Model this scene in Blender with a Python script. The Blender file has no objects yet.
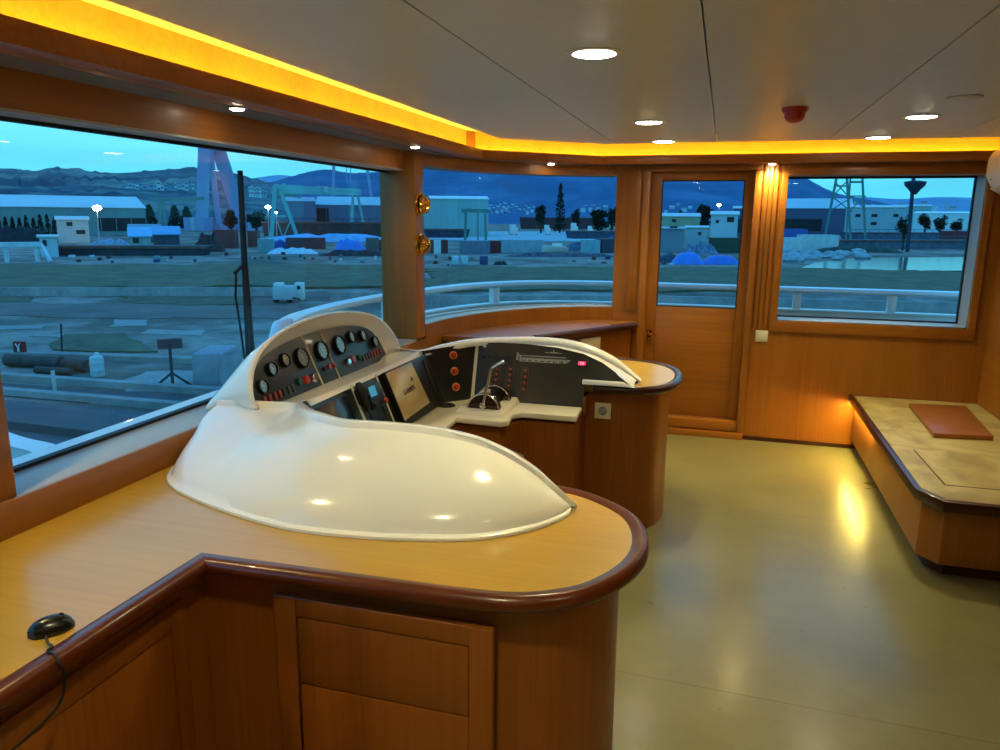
import bpy, bmesh, math, random
from math import sin, cos, pi, radians, sqrt, atan2
from mathutils import Vector, Matrix
random.seed(7)
SC = bpy.context.scene
COL = SC.collection
V = Vector
# ------------------------------------------------------------------ camera
FPX, PITCH, YAW, ROLL, EYE = 750.0, radians(11.9), radians(16.3), radians(0.43), 1.65
FW = V((-sin(YAW)*cos(PITCH), cos(YAW)*cos(PITCH), -sin(PITCH)))
R0 = V((cos(YAW), sin(YAW), 0)); U0 = R0.cross(FW)
UP = U0*cos(ROLL) - R0*sin(ROLL); RT = R0*cos(ROLL) + U0*sin(ROLL)
CAM = V((0, 0, EYE))
def ray(x, y): return RT*((x-500)/FPX) + UP*((375-y)/FPX) + FW
def onz(x, y, z): d = ray(x, y); return CAM + d*((z-EYE)/d.z)
def ony(x, y, Y): d = ray(x, y); return CAM + d*(Y/d.y)
def onx(x, y, X): d = ray(x, y); return CAM + d*(X/d.x)
def onpl(x, y, p, n): d = ray(x, y); return CAM + d*((p-CAM).dot(n)/d.dot(n))
cd = bpy.data.cameras.new('camera'); cam = bpy.data.objects.new('camera', cd); COL.objects.link(cam)
cd.sensor_width = 36; cd.lens = 27; cd.clip_end = 9000; cd.clip_start = 0.02
m = Matrix.Identity(4)
for i in range(3):
    m[i][0] = RT[i]; m[i][1] = UP[i]; m[i][2] = -FW[i]; m[i][3] = CAM[i]
cam.matrix_world = m
SC.camera = cam
SC.view_settings.view_transform = 'Standard'; SC.view_settings.look = 'None'
SC.view_settings.gamma = 1; SC.view_settings.use_curve_mapping = False
SC.view_settings.exposure = 0.12

# ------------------------------------------------------------------ materials
def lin(h):
    h = h.lstrip('#'); o = []
    for i in (0, 2, 4):
        c = int(h[i:i+2], 16)/255
        o.append(c/12.92 if c <= .04045 else ((c+.055)/1.055)**2.4)
    return (*o, 1)
def newmat(n):
    m = bpy.data.materials.new(n); m.use_nodes = True
    return m, m.node_tree.nodes, m.node_tree.links, m.node_tree.nodes['Principled BSDF']
def plain(n, col, rough=.5, metal=0, coat=0, var=.12, scale=6, bump=0):
    """a single-colour material with a little noise in tone"""
    m, N, L, P = newmat(n); c = lin(col) if isinstance(col, str) else (*col, 1)
    P.inputs['Roughness'].default_value = rough; P.inputs['Metallic'].default_value = metal
    P.inputs['Coat Weight'].default_value = coat; P.inputs['Coat Roughness'].default_value = .05
    if var:
        t = N.new('ShaderNodeTexCoord'); z = N.new('ShaderNodeTexNoise'); z.inputs['Scale'].default_value = scale; z.inputs['Detail'].default_value = 5
        r = N.new('ShaderNodeValToRGB'); r.color_ramp.elements[0].position = .3; r.color_ramp.elements[1].position = .7
        r.color_ramp.elements[0].color = tuple(x*(1-var) for x in c[:3])+(1,); r.color_ramp.elements[1].color = tuple(min(1, x*(1+var)) for x in c[:3])+(1,)
        L.new(t.outputs['Object'], z.inputs['Vector']); L.new(z.outputs['Fac'], r.inputs['Fac']); L.new(r.outputs['Color'], P.inputs['Base Color'])
        if bump:
            b = N.new('ShaderNodeBump'); b.inputs['Strength'].default_value = bump; b.inputs['Distance'].default_value = .02
            L.new(z.outputs['Fac'], b.inputs['Height']); L.new(b.outputs['Normal'], P.inputs['Normal'])
    else:
        P.inputs['Base Color'].default_value = c
    return m
def wood(n, light, dark, axis='z', rough=.35, coat=.3, fine=55, spread=.5):
    """veneer: fine streaks along one axis plus broad bands"""
    m, N, L, P = newmat(n)
    P.inputs['Roughness'].default_value = rough; P.inputs['Coat Weight'].default_value = coat; P.inputs['Coat Roughness'].default_value = .12
    t = N.new('ShaderNodeTexCoord'); mp = N.new('ShaderNodeMapping')
    s = [fine, fine, fine]; s['xyz'.index(axis)] = fine/38.0; mp.inputs['Scale'].default_value = s
    a = N.new('ShaderNodeTexNoise'); a.inputs['Scale'].default_value = 1; a.inputs['Detail'].default_value = 6; a.inputs['Roughness'].default_value = .62
    mp2 = N.new('ShaderNodeMapping'); s2 = [5.5, 5.5, 5.5]; s2['xyz'.index(axis)] = .35; mp2.inputs['Scale'].default_value = s2
    b = N.new('ShaderNodeTexNoise'); b.inputs['Scale'].default_value = 1; b.inputs['Detail'].default_value = 3
    mix = N.new('ShaderNodeMath'); mix.operation = 'MULTIPLY_ADD'; mix.inputs[1].default_value = .55
    h = N.new('ShaderNodeMath'); h.operation = 'MULTIPLY'; h.inputs[1].default_value = .45
    r = N.new('ShaderNodeValToRGB'); r.color_ramp.elements[0].position = .5-spread*.34; r.color_ramp.elements[1].position = .5+spread*.34
    r.color_ramp.elements[0].color = lin(dark); r.color_ramp.elements[1].color = lin(light)
    L.new(t.outputs['Object'], mp.inputs['Vector']); L.new(mp.outputs['Vector'], a.inputs['Vector'])
    L.new(t.outputs['Object'], mp2.inputs['Vector']); L.new(mp2.outputs['Vector'], b.inputs['Vector'])
    L.new(b.outputs['Fac'], h.inputs[0]); L.new(a.outputs['Fac'], mix.inputs[0]); L.new(h.outputs[0], mix.inputs[2])
    L.new(mix.outputs[0], r.inputs['Fac']); L.new(r.outputs['Color'], P.inputs['Base Color'])
    bp = N.new('ShaderNodeBump'); bp.inputs['Strength'].default_value = .04; L.new(a.outputs['Fac'], bp.inputs['Height']); L.new(bp.outputs['Normal'], P.inputs['Normal'])
    return m
def emit(n, col, st):
    m, N, L, P = newmat(n); N.remove(P); e = N.new('ShaderNodeEmission'); e.inputs[0].default_value = (*col, 1); e.inputs[1].default_value = st
    L.new(e.outputs[0], N['Material Output'].inputs[0]); return m
def glassmat(n, tint=(.95, .985, .99), f0=.022):
    """clear pane: transparent with a Schlick reflection, the same from either side"""
    m, N, L, P = newmat(n); N.remove(P)
    tr = N.new('ShaderNodeBsdfTransparent'); tr.inputs[0].default_value = (*tint, 1)
    gl = N.new('ShaderNodeBsdfGlossy'); gl.inputs['Roughness'].default_value = .0
    g = N.new('ShaderNodeNewGeometry'); d = N.new('ShaderNodeVectorMath'); d.operation = 'DOT_PRODUCT'
    L.new(g.outputs['Normal'], d.inputs[0]); L.new(g.outputs['Incoming'], d.inputs[1])
    def mth(op, a, b=None):
        q = N.new('ShaderNodeMath'); q.operation = op
        for i, v in enumerate((a, b)):
            if v is None: continue
            if isinstance(v, (int, float)): q.inputs[i].default_value = v
            else: L.new(v, q.inputs[i])
        return q.outputs[0]
    f = mth('MULTIPLY_ADD', mth('POWER', mth('SUBTRACT', 1, mth('ABSOLUTE', d.outputs['Value'])), 5), 1-f0)
    f.node.inputs[2].default_value = f0
    f = mth('MULTIPLY', f, .55)
    mx = N.new('ShaderNodeMixShader')
    L.new(f, mx.inputs[0]); L.new(tr.outputs[0], mx.inputs[1]); L.new(gl.outputs[0], mx.inputs[2]); L.new(mx.outputs[0], N['Material Output'].inputs[0])
    return m

# ------------------------------------------------------------------ mesh building
class MB:
    def __init__(s): s.v = []; s.f = []; s.mi = []; s.cur = 0
    def add(s, vs, fs):
        b = len(s.v); s.v += [tuple(v) for v in vs]; s.f += [[b+i for i in f] for f in fs]; s.mi += [s.cur]*len(fs); return s
    def box(s, a, b):
        x0, y0, z0 = (min(a[i], b[i]) for i in range(3)); x1, y1, z1 = (max(a[i], b[i]) for i in range(3))
        return s.add([(x0,y0,z0),(x1,y0,z0),(x1,y1,z0),(x0,y1,z0),(x0,y0,z1),(x1,y0,z1),(x1,y1,z1),(x0,y1,z1)],
                     [(0,3,2,1),(4,5,6,7),(0,1,5,4),(1,2,6,5),(2,3,7,6),(3,0,4,7)])
    def obox(s, o, ax, ay, az):
        """box from a corner and three edge vectors"""
        o, ax, ay, az = V(o), V(ax), V(ay), V(az)
        return s.add([o, o+ax, o+ax+ay, o+ay, o+az, o+ax+az, o+ax+ay+az, o+ay+az],
                     [(0,3,2,1),(4,5,6,7),(0,1,5,4),(1,2,6,5),(2,3,7,6),(3,0,4,7)])
    def ext(s, poly, vec):
        n = len(poly); vec = V(vec); p = [V(q) for q in poly]
        return s.add(p+[q+vec for q in p], [list(range(n))[::-1], list(range(n, 2*n))]+[(i, (i+1) % n, n+(i+1) % n, n+i) for i in range(n)])
    def prism(s, poly, z0, z1): return s.ext([(p[0], p[1], z0) for p in poly], (0, 0, z1-z0))
    def bar(s, a, b, w, h=None):
        a, b = V(a), V(b); d = (b-a).normalized(); h = h or w
        u = d.cross(V((0, 0, 1))); u = V((1, 0, 0)) if u.length < 1e-4 else u.normalized(); n = u.cross(d)
        return s.obox(a-u*w/2-n*h/2, b-a, u*w, n*h)
    def tube(s, pts, r, n=8, closed=False, caps=True):
        pts = [V(p) for p in pts]; k = len(pts); rr = r if isinstance(r, (list, tuple)) else [r]*k; rows = []; u = None
        for i in range(k):
            a = pts[i-1] if (i or closed) else pts[i]; b = pts[(i+1) % k] if (i < k-1 or closed) else pts[i]
            t = (b-a).normalized()
            if u is None: u = t.orthogonal().normalized()
            u = (u - t*u.dot(t)).normalized(); w = t.cross(u)
            rows.append([pts[i]+(u*cos(2*pi*j/n)+w*sin(2*pi*j/n))*rr[i] for j in range(n)])
        return s.rows(rows, True, closed, caps and not closed)
    def rows(s, rows, ring=False, closed=False, caps=False):
        k = len(rows); n = len(rows[0]); f = []
        for i in range(k if closed else k-1):
            for j in range(n if ring else n-1):
                f.append((i*n+j, i*n+(j+1) % n, ((i+1) % k)*n+(j+1) % n, ((i+1) % k)*n+j))
        if caps: f += [list(range(n))[::-1], list(range((k-1)*n, k*n))]
        return s.add([p for r in rows for p in r], f)
    def lathe(s, prof, c, ax=(0, 0, 1), n=24):
        ax = V(ax).normalized(); u = ax.orthogonal().normalized(); w = ax.cross(u); c = V(c)
        rows = [[c+ax*h+(u*cos(2*pi*j/n)+w*sin(2*pi*j/n))*max(r, 1e-5) for j in range(n)] for r, h in prof]
        return s.rows(rows, True, False, True)
    def ball(s, c, r, sx=1, sy=1, sz=1, n=10):
        c = V(c); rows = []
        for i in range(n+1):
            t = pi*i/n; rows.append([c+V((sx*r*sin(t)*cos(2*pi*j/(2*n)), sy*r*sin(t)*sin(2*pi*j/(2*n)), sz*r*cos(t))) for j in range(2*n)])
        return s.rows(rows, True)
    def sweep(s, path, prof, closed=False):
        """profile (outward offset, height) along a plan path; outward is to the right of travel, corners mitred"""
        k = len(path); P = [V((p[0], p[1])) for p in path]; rows = []
        for i in range(k):
            a = (P[i]-P[i-1]).normalized() if (i or closed) else None
            b = (P[(i+1) % k]-P[i]).normalized() if (i < k-1 or closed) else None
            a = a or b; b = b or a
            na, nb = V((a.y, -a.x)), V((b.y, -b.x)); n = (na+nb); n = n/max(n.length, 1e-6); n = n/max(n.dot(na), .35)
            rows.append([(P[i].x+n.x*o, P[i].y+n.y*o, h) for o, h in prof])
        return s.rows(rows, True, closed, not closed)
    def build(s, name, mat, parent=None, bev=0, seg=2, smooth=40, loc=None):
        me = bpy.data.meshes.new(name); o = bpy.data.objects.new(name, me); COL.objects.link(o)
        org = V(loc) if loc is not None else V((0, 0, 0))
        bm = bmesh.new(); vs = [bm.verts.new(v) for v in s.v]
        for f, mi in zip(s.f, s.mi):
            try: q = bm.faces.new([vs[i] for i in f]); q.material_index = mi
            except ValueError: pass
        bmesh.ops.remove_doubles(bm, verts=bm.verts, dist=1e-6)
        bmesh.ops.recalc_face_normals(bm, faces=bm.faces)
        if bev:
            es = [e for e in bm.edges if len(e.link_faces) == 2 and e.calc_face_angle(0) > radians(30)]
            bmesh.ops.bevel(bm, geom=es, offset=bev, segments=seg, profile=.5, affect='EDGES', clamp_overlap=True)
        sm = radians(smooth)
        for f in bm.faces: f.smooth = True
        for e in bm.edges: e.smooth = len(e.link_faces) == 2 and e.calc_face_angle(0) < sm
        if parent is not None: o.parent = parent
        pw = world_loc(o.parent)
        base = org if loc is not None else pw
        for v in bm.verts: v.co -= base
        o.location = base - pw
        bm.to_mesh(me); bm.free()
        for q in (mat if isinstance(mat, (list, tuple)) else [mat]): me.materials.append(q)
        return o
def world_loc(o):
    p = V((0, 0, 0))
    while o is not None: p += o.location; o = o.parent
    return p
def tag(o, label, cat, group=None, kind=None):
    if label: o['label'] = label
    if cat: o['category'] = cat
    if group: o['group'] = group
    if kind: o['kind'] = kind
    return o
def thing(name, label, cat, loc=(0, 0, 0), group=None):
    o = bpy.data.objects.new(name, None); COL.objects.link(o); o.location = loc; o.empty_display_size = .05
    return tag(o, label, cat, group)
def struct(o, label=None): o['kind'] = 'structure'; return o
def sempty(name, loc=(0, 0, 0)):
    o = bpy.data.objects.new(name, None); COL.objects.link(o); o.location = loc; o.empty_display_size = .05; o['kind'] = 'structure'; return o
def kids(o): return [c for c in bpy.data.objects if c.parent == o]
def dup(o, loc, label=None, par=None):
    c = o.copy(); COL.objects.link(c)
    if par is not None: c.parent = par
    else: c.location = loc
    if label: c['label'] = label
    for k in kids(o): dup(k, None, None, c)
    return c
def cat_rom(pts, n):
    """smooth samples through a list of points (tuples of any length)"""
    P = [list(p) for p in pts]; out = []
    for i in range(len(P)-1):
        p0 = P[i-1] if i else [2*a-b for a, b in zip(P[0], P[1])]; p1, p2 = P[i], P[i+1]
        p3 = P[i+2] if i+2 < len(P) else [2*a-b for a, b in zip(P[-1], P[-2])]
        for k in range(n):
            t = k/n; out.append([.5*(2*b+(c-a)*t+(2*a-5*b+4*c-d)*t*t+(-a+3*b-3*c+d)*t**3) for a, b, c, d in zip(p0, p1, p2, p3)])
    out.append(P[-1]); return out

M = {}
M['wall'] = wood('teak_veneer', '#a6641a', '#88500f', 'z', .42, .08)
M['wallh'] = wood('teak_veneer_level', '#a6641a', '#88500f', 'x', .42, .08)
M['wally'] = wood('teak_veneer_along', '#a6641a', '#88500f', 'y', .42, .08)
M['cab'] = wood('cabinet_veneer', '#985414', '#7a400a', 'z', .42, .08)
M['top'] = wood('worktop_veneer', '#c9a03c', '#b4872a', 'x', .3, .2, 60, .7)
M['cove'] = wood('maple_veneer', '#d6a94e', '#c4923a', 'x', .4, .1)
M['trim'] = plain('mahogany_lacquer', '#592409', .3, 0, .15, .2, 9)
M['dtrim'] = plain('dark_mahogany', '#38150a', .3, 0, .15, .2, 9)
M['gel'] = plain('white_gelcoat', '#f6f4ee', .17, 0, .3, .012, 3)
M['cream'] = plain('cream_gelcoat', '#ece4cd', .22, 0, .3, .02, 3)
M['panel'] = plain('charcoal_panel', '#1b1e1d', .32, 0, .1, .1, 40)
M['black'] = plain('black_plastic', '#0b0b0c', .35, 0, 0, .1, 20)
M['rubber'] = plain('black_rubber', '#060606', .6, 0, 0, .1, 20)
M['chrome'] = plain('polished_chrome', '#d9d9d6', .08, 1, 0, 0)
M['brass'] = plain('polished_brass', '#d69a35', .12, 1, 0, .05, 30)
M['alu'] = plain('pale_aluminium', '#a9a9a6', .4, .2, .1, .04, 8)
M['sill'] = plain('grey_white_paint', '#aaa8a4', .4, 0, .1, .03, 5)
M['soffit'] = plain('grey_laminate', '#6b6e70', .45, 0, .0, .05, 5)
M['plate'] = plain('ivory_plastic', '#d9cfae', .35, 0, .1, .03, 10)
M['whitep'] = plain('white_plastic', '#e6e2d6', .35, 0, .1, .02, 10)
M['deckhead'] = plain('white_paint', '#f1eee6', .5, 0, 0, .02, 3)
M['redp'] = plain('red_plastic', '#b8241c', .35, 0, .3, .05, 30)
M['orangep'] = plain('orange_red_plastic', '#c8782e', .4, 0, .1, .08, 30)
M['rail'] = plain('white_ship_paint', '#f0f4f4', .4, 0, .1, .05, 2)
M['glass'] = glassmat('window_glass')
M['dial'] = plain('pale_dial', '#8f9a98', .15, 0, 1, .25, 60)
M['lamp'] = emit('warm_lamp', (1, .90, .66), 45)
M['spotl'] = emit('spot_lamp', (1, .88, .60), 40)
M['led'] = emit('amber_led', (1, .72, .07), 36)
# ================================================================== SETTING
XF, XI = -1.98, -1.79          # front glass plane, front wall inner face
YB = -2.6                      # wall behind the camera
def floor_mat():
    m, N, L, P = newmat('vinyl_floor'); P.inputs['Coat Weight'].default_value = .25; P.inputs['Coat Roughness'].default_value = .18
    t = N.new('ShaderNodeTexCoord'); z = N.new('ShaderNodeTexNoise'); z.inputs['Scale'].default_value = 1.3; z.inputs['Detail'].default_value = 9; z.inputs['Roughness'].default_value = .62
    r = N.new('ShaderNodeValToRGB'); r.color_ramp.elements[0].position = .3; r.color_ramp.elements[1].position = .72
    r.color_ramp.elements[0].color = lin('#6d6843'); r.color_ramp.elements[1].color = lin('#8c865a')
    sp = N.new('ShaderNodeTexNoise'); sp.inputs['Scale'].default_value = 18; sp.inputs['Detail'].default_value = 2
    sr = N.new('ShaderNodeValToRGB'); sr.color_ramp.elements[0].position = .22; sr.color_ramp.elements[0].color = (.5, .47, .4, 1); sr.color_ramp.elements[1].position = .28; sr.color_ramp.elements[1].color = (1, 1, 1, 1)
    # seams: two sheets of vinyl meet across the room
    sx = N.new('ShaderNodeSeparateXYZ'); L.new(t.outputs['Object'], sx.inputs[0])
    seams = None
    for y0 in (2.52, 4.33):
        a = N.new('ShaderNodeMath'); a.operation = 'MULTIPLY_ADD'; a.inputs[1].default_value = .03; L.new(sx.outputs['X'], a.inputs[0]); L.new(sx.outputs['Y'], a.inputs[2])
        b = N.new('ShaderNodeMath'); b.operation = 'SUBTRACT'; b.inputs[1].default_value = y0; L.new(a.outputs[0], b.inputs[0])
        c = N.new('ShaderNodeMath'); c.operation = 'ABSOLUTE'; L.new(b.outputs[0], c.inputs[0])
        d = N.new('ShaderNodeMath'); d.operation = 'LESS_THAN'; d.inputs[1].default_value = .004; L.new(c.outputs[0], d.inputs[0])
        if seams is None: seams = d
        else:
            e = N.new('ShaderNodeMath'); e.operation = 'MAXIMUM'; L.new(seams.outputs[0], e.inputs[0]); L.new(d.outputs[0], e.inputs[1]); seams = e
    m1 = N.new('ShaderNodeMix'); m1.data_type = 'RGBA'; m1.blend_type = 'MULTIPLY'; m1.inputs[0].default_value = .6
    L.new(t.outputs['Object'], z.inputs['Vector']); L.new(t.outputs['Object'], sp.inputs['Vector']); L.new(z.outputs['Fac'], r.inputs[0]); L.new(sp.outputs['Fac'], sr.inputs[0])
    L.new(r.outputs[0], m1.inputs[6]); L.new(sr.outputs[0], m1.inputs[7])
    m2 = N.new('ShaderNodeMix'); m2.data_type = 'RGBA'; m2.inputs[7].default_value = lin('#6d5a3a')
    sc = N.new('ShaderNodeMath'); sc.operation = 'MULTIPLY'; sc.inputs[1].default_value = .6; L.new(seams.outputs[0], sc.inputs[0]); L.new(sc.outputs[0], m2.inputs[0])
    L.new(m1.outputs[2], m2.inputs[6]); L.new(m2.outputs[2], P.inputs['Base Color'])
    rr = N.new('ShaderNodeMapRange'); rr.inputs[3].default_value = .2; rr.inputs[4].default_value = .42; L.new(z.outputs['Fac'], rr.inputs[0]); L.new(rr.outputs[0], P.inputs['Roughness'])
    bp = N.new('ShaderNodeBump'); bp.inputs['Strength'].default_value = .12; bp.inputs['Distance'].default_value = .02; L.new(z.outputs['Fac'], bp.inputs['Height']); L.new(bp.outputs['Normal'], P.inputs['Normal'])
    return m
struct(MB().box((-2.0, YB-.1, -.08), (1.9, 6.0, 0)).build('floor', floor_mat()))
# ceiling boards with thin open joints, deckhead above
def ceil_mat():
    m, N, L, P = newmat('satin_ceiling_board'); P.inputs['Base Color'].default_value = lin('#d6d2c2'); P.inputs['Roughness'].default_value = .36
    t = N.new('ShaderNodeTexCoord'); mp = N.new('ShaderNodeMapping'); mp.inputs['Scale'].default_value = (1.2, 9, 1)
    z = N.new('ShaderNodeTexNoise'); z.inputs['Scale'].default_value = 1.0; z.inputs['Detail'].default_value = 2
    b = N.new('ShaderNodeBump'); b.inputs['Strength'].default_value = .10; b.inputs['Distance'].default_value = .03
    L.new(t.outputs['Object'], mp.inputs[0]); L.new(mp.outputs[0], z.inputs[0]); L.new(z.outputs['Fac'], b.inputs['Height']); L.new(b.outputs['Normal'], P.inputs['Normal'])
    return m
cm = ceil_mat(); cb = MB()
def clipx(x0, x1):
    out = []
    def yfar(x):
        if x < -.82: return 4.80+(x+1.415)/.595*.50
        return 5.30+(x+.82)/2.59*.04
    pts = [(x0, YB), (x0, 4.80 if x0 < -1.40 else yfar(x0))]
    if x0 < -1.40: pts[0] = (-1.437, YB); pts[1] = (-1.415, 4.80)
    for bx in (-.82,):
        if x0 < bx < x1: pts.append((bx, yfar(bx)))
    pts += [(x1, yfar(x1)), (x1, YB)]
    return pts
xs = [-1.437, -.749, -.085, .58, 1.244, 1.77]
for a, b in zip(xs[:-1], xs[1:]): cb.prism(clipx(a+.0025, b-.0025), 2.14, 2.152)
struct(cb.build('ceiling', cm))
struct(MB().box((-2.1, YB-.1, 2.215), (1.9, 6.1, 2.30)).build('ceiling.001', M['deckhead']))
# front corner curve (inner wall face)
CURVE = [(-1.79, 4.42), (-1.755, 4.70), (-1.665, 5.0), (-1.52, 5.28), (-1.29, 5.56), (-1.03, 5.735), (-.79, 5.82)]
CS = cat_rom(CURVE, 6)
def off(path, d):
    out = []
    for i, p in enumerate(path):
        a = V(path[max(i-1, 0)]); b = V(path[min(i+1, len(path)-1)]); t = (b-a).normalized(); out.append((p[0]-t.y*d, p[1]+t.x*d))
    return out
# wall below / above the front windows
SILL, LINT = .90, 1.925
w = MB(); w.box((-2.02, YB, 0), (XI, 4.42, SILL-.012)); struct(w.build('wall_front', M['wally']))
w = MB(); w.box((-2.02, YB, LINT), (-1.86, 4.42, 2.215)); struct(w.build('wall_front.001', M['wally']))
ms = M['sill']
struct(MB().box((-2.02, YB, SILL-.012), (XI-.002, 4.28, SILL)).build('trim_1', ms, bev=.003))
struct(MB().box((-2.02, YB, LINT-.008), (-1.862, 4.28, LINT)).build('trim_2', ms))
struct(MB().box((-2.10, YB, SILL-.03), (-2.02, 4.6, SILL-.004)).build('trim_3', M['rail'], bev=.006))
# pillars of the front wall
def grooved(x0, x1, y0, y1, z0, z1):
    b = MB(); b.box((x0, y0, z0), (x1, y1, z1)); return b
struct(grooved(-2.02, XI, 4.28, 4.42, SILL, 2.215).build('wall_pillar', M['wall'], bev=.004))
yl = onx(12, 440, XI).y
struct(grooved(-2.02, XI, yl-.16, yl-.005, SILL, 2.215).build('wall_pillar.001', M['wall'], bev=.004))
struct(grooved(-2.02, XI, -1.55, -1.4, SILL, 2.215).build('wall_pillar.002', M['wall'], bev=.004))
# windows in the front wall
def front_window(name, y0, y1):
    e = sempty(name, (XF, (y0+y1)/2, SILL))
    MB().box((XF-.004, y0, SILL), (XF+.004, y1, LINT)).build('pane', M['glass'], e)
    g = MB(); t = .011
    for a, b in (((y0, SILL), (y1, SILL+t)), ((y0, LINT-t-.008), (y1, LINT-.008))):
        g.box((XF-.012, a[0], a[1]), (XF+.014, b[0], b[1]))
    g.build('gasket', M['rubber'], e)
front_window('window_1', yl-.005, 4.28)
front_window('window_4', -1.4, yl-.16)
# corner wall with the curved window
SC2, LC2 = .972, 1.957
def strip(path, d0, d1, z0, z1):
    a, b = off(path, d0), off(path, d1)
    return MB().rows([[(*p, z0), (*q, z0), (*q, z1), (*p, z1)] for p, q in zip(a, b)], True, False, True)
struct(strip(CS, 0, .20, 0, SC2).build('wall_corner', M['wall']))
struct(strip(CS, .02, .20, LC2, 2.215).build('wall_corner.001', M['wallh']))
struct(strip(CS, .004, .2, SC2, SC2+.006).build('trim_4', ms))
e = sempty('window_2', (-1.5, 5.4, SC2))
strip(CS, .130, .138, SC2, LC2).build('pane', M['glass'], e)
g = strip(CS, .122, .146, SC2+.005, SC2+.012); g.build('gasket', M['alu'], e)
struct(strip(CS, .2, .27, SC2-.03, SC2-.006).build('trim_5', M['rail']))
# far side wall: door, pillar, window
YS = 5.82
DX0, DX1, DZ0, DZ1 = -.545, .185, .14, 1.985
WX0, WX1, WZ0, WZ1 = .41, 1.645, .923, 1.951
w = MB()
w.box((-.80, YS, 0), (DX0, YS+.24, 2.215)); w.box((DX0, YS, DZ1), (DX1, YS+.24, 2.215)); w.box((DX0, YS, 0), (DX1, YS+.24, .06))
w.box((DX1, YS, 0), (WX0, YS+.24, 2.215)); w.box((WX0, YS, 0), (WX1, YS+.24, WZ0)); w.box((WX0, YS, WZ1), (WX1, YS+.24, 2.215)); w.box((WX1, YS, 0), (1.9, YS+.24, 2.215))
struct(w.build('wall_side', M['wall']))
# moulded strips on the pillar between door and window
w = MB()
for x0, x1, d in ((DX1+.002, .232, .03), (.246, .276, .012), (.282, .312, .016), (.318, .345, .012)):
    w.box((x0, YS-d, .03 if d > .02 else .85), (x1, YS+.001, 1.986 if d > .02 else 2.03))
struct(w.build('trim_6', M['wall'], bev=.003))
w = MB(); w.box((DX0-.055, YS-.03, .03), (DX0-.002, YS+.001, 1.986)); w.box((DX0-.16, YS-.012, .95), (DX0-.07, YS+.001, 2.03)); struct(w.build('trim_7', M['wall'], bev=.003))
w = MB(); w.box((DX0-.055, YS-.03, 1.988), (.232, YS+.001, 2.03)); struct(w.build('trim_8', M['wallh'], bev=.003))
d = sempty('door_1', ((DX0+DX1)/2, YS+.05, DZ0))
GX0, GX1, GZ0, GZ1 = -.468, .122, .985, 1.925
w = MB(); a, b = YS+.05, YS+.09
w.box((DX0, a, DZ0), (GX0, b, DZ1)); w.box((GX1, a, DZ0), (DX1, b, DZ1)); w.box((GX0, a, GZ1), (GX1, b, DZ1)); w.build('door_frame', M['wall'], d, bev=.003)
MB().box((GX0+.001, a+.006, DZ0), (GX1-.001, b-.004, GZ0)).build('lower_panel', M['wallh'], d, bev=.002)
MB().box((GX0, a+.016, GZ0), (GX1, a+.022, GZ1)).build('pane', M['glass'], d)
w = MB(); t = .008
for p, q in (((GX0, GZ0), (GX1, GZ0+t)), ((GX0, GZ1-t), (GX1, GZ1)), ((GX0, GZ0), (GX0+t, GZ1)), ((GX1-t, GZ0), (GX1, GZ1))): w.box((p[0], a+.012, p[1]), (q[0], a+.026, q[1]))
w.build('gasket', M['rubber'], d)
hz = ony(644.5, 335, a).z; hx = (DX0+GX0)/2-.005
h = MB(); h.box((hx-.02, a-.006, hz-.045), (hx+.02, a, hz+.045)); h.lathe([(.011, 0), (.011, .035)], (hx, a-.04, hz+.012), (0, 1, 0), 12)
h.bar((hx, a-.036, hz+.012), (hx+.06, a-.036, hz+.006), .016, .012); h.lathe([(.009, 0), (.012, .006), (.009, .012)], (hx, a-.014, hz-.028), (0, 1, 0), 12)
h.build('door_handle', M['brass'], d, bev=.002)
w = MB(); w.box((DX0, YS-.02, .06), (DX1, YS+.12, DZ0-.004)); struct(w.build('trim_9', M['wallh'], bev=.006))
w = MB(); w.box((DX0-.055, YS-.035, 0), (.232, YS-.002, .05)); struct(w.build('baseboard_side', M['wallh'], bev=.004))
struct(MB().box((.236, YS-.012, 0), (1.03, YS-.001, .03)).build('baseboard_side.001', M['dtrim'], bev=.002))
e = sempty('window_3', ((WX0+WX1)/2, YS+.1, WZ0))
MB().box((WX0, YS+.22, WZ0), (WX1, YS+.226, WZ1)).build('pane', M['glass'], e)
w = MB(); t = .014
for p, q in (((WX0, WZ0), (WX1, WZ0+t)), ((WX0, WZ1-t), (WX1, WZ1)), ((WX0, WZ0), (WX0+t, WZ1)), ((WX1-t, WZ0), (WX1, WZ1))): w.box((p[0], YS+.205, p[1]), (q[0], YS+.235, q[1]))
w.build('gasket', M['rubber'], e)
w = MB(); w.box((WX0+.014, YS+.002, WZ0-.002), (WX1, YS+.205, WZ0+.005)); w.box((WX1-.006, YS+.002, WZ0), (WX1, YS+.205, WZ1)); w.build('reveal', M['alu'], e)
w = MB(); t = .045
for p, q in (((WX0-t, WZ0-.08), (WX1+t, WZ0-.002)), ((WX0-t, WZ1), (WX1+t, 2.03)), ((WX0-t, WZ0-.002), (WX0, WZ1)), ((WX1, WZ0-.002), (WX1+t, WZ1))): w.box((p[0], YS-.02, p[1]), (q[0], YS-.001, q[1]))
w.build('window_frame', M['wallh'], e, bev=.003)
# aft wall on the right, wall behind
struct(MB().box((1.77, YB, 0), (1.9, 5.82, 2.215)).build('wall_aft', M['wally']))
struct(MB().box((-2.1, YB-.12, 0), (1.9, YB, 2.215)).build('wall_rear', M['wall']))
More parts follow.
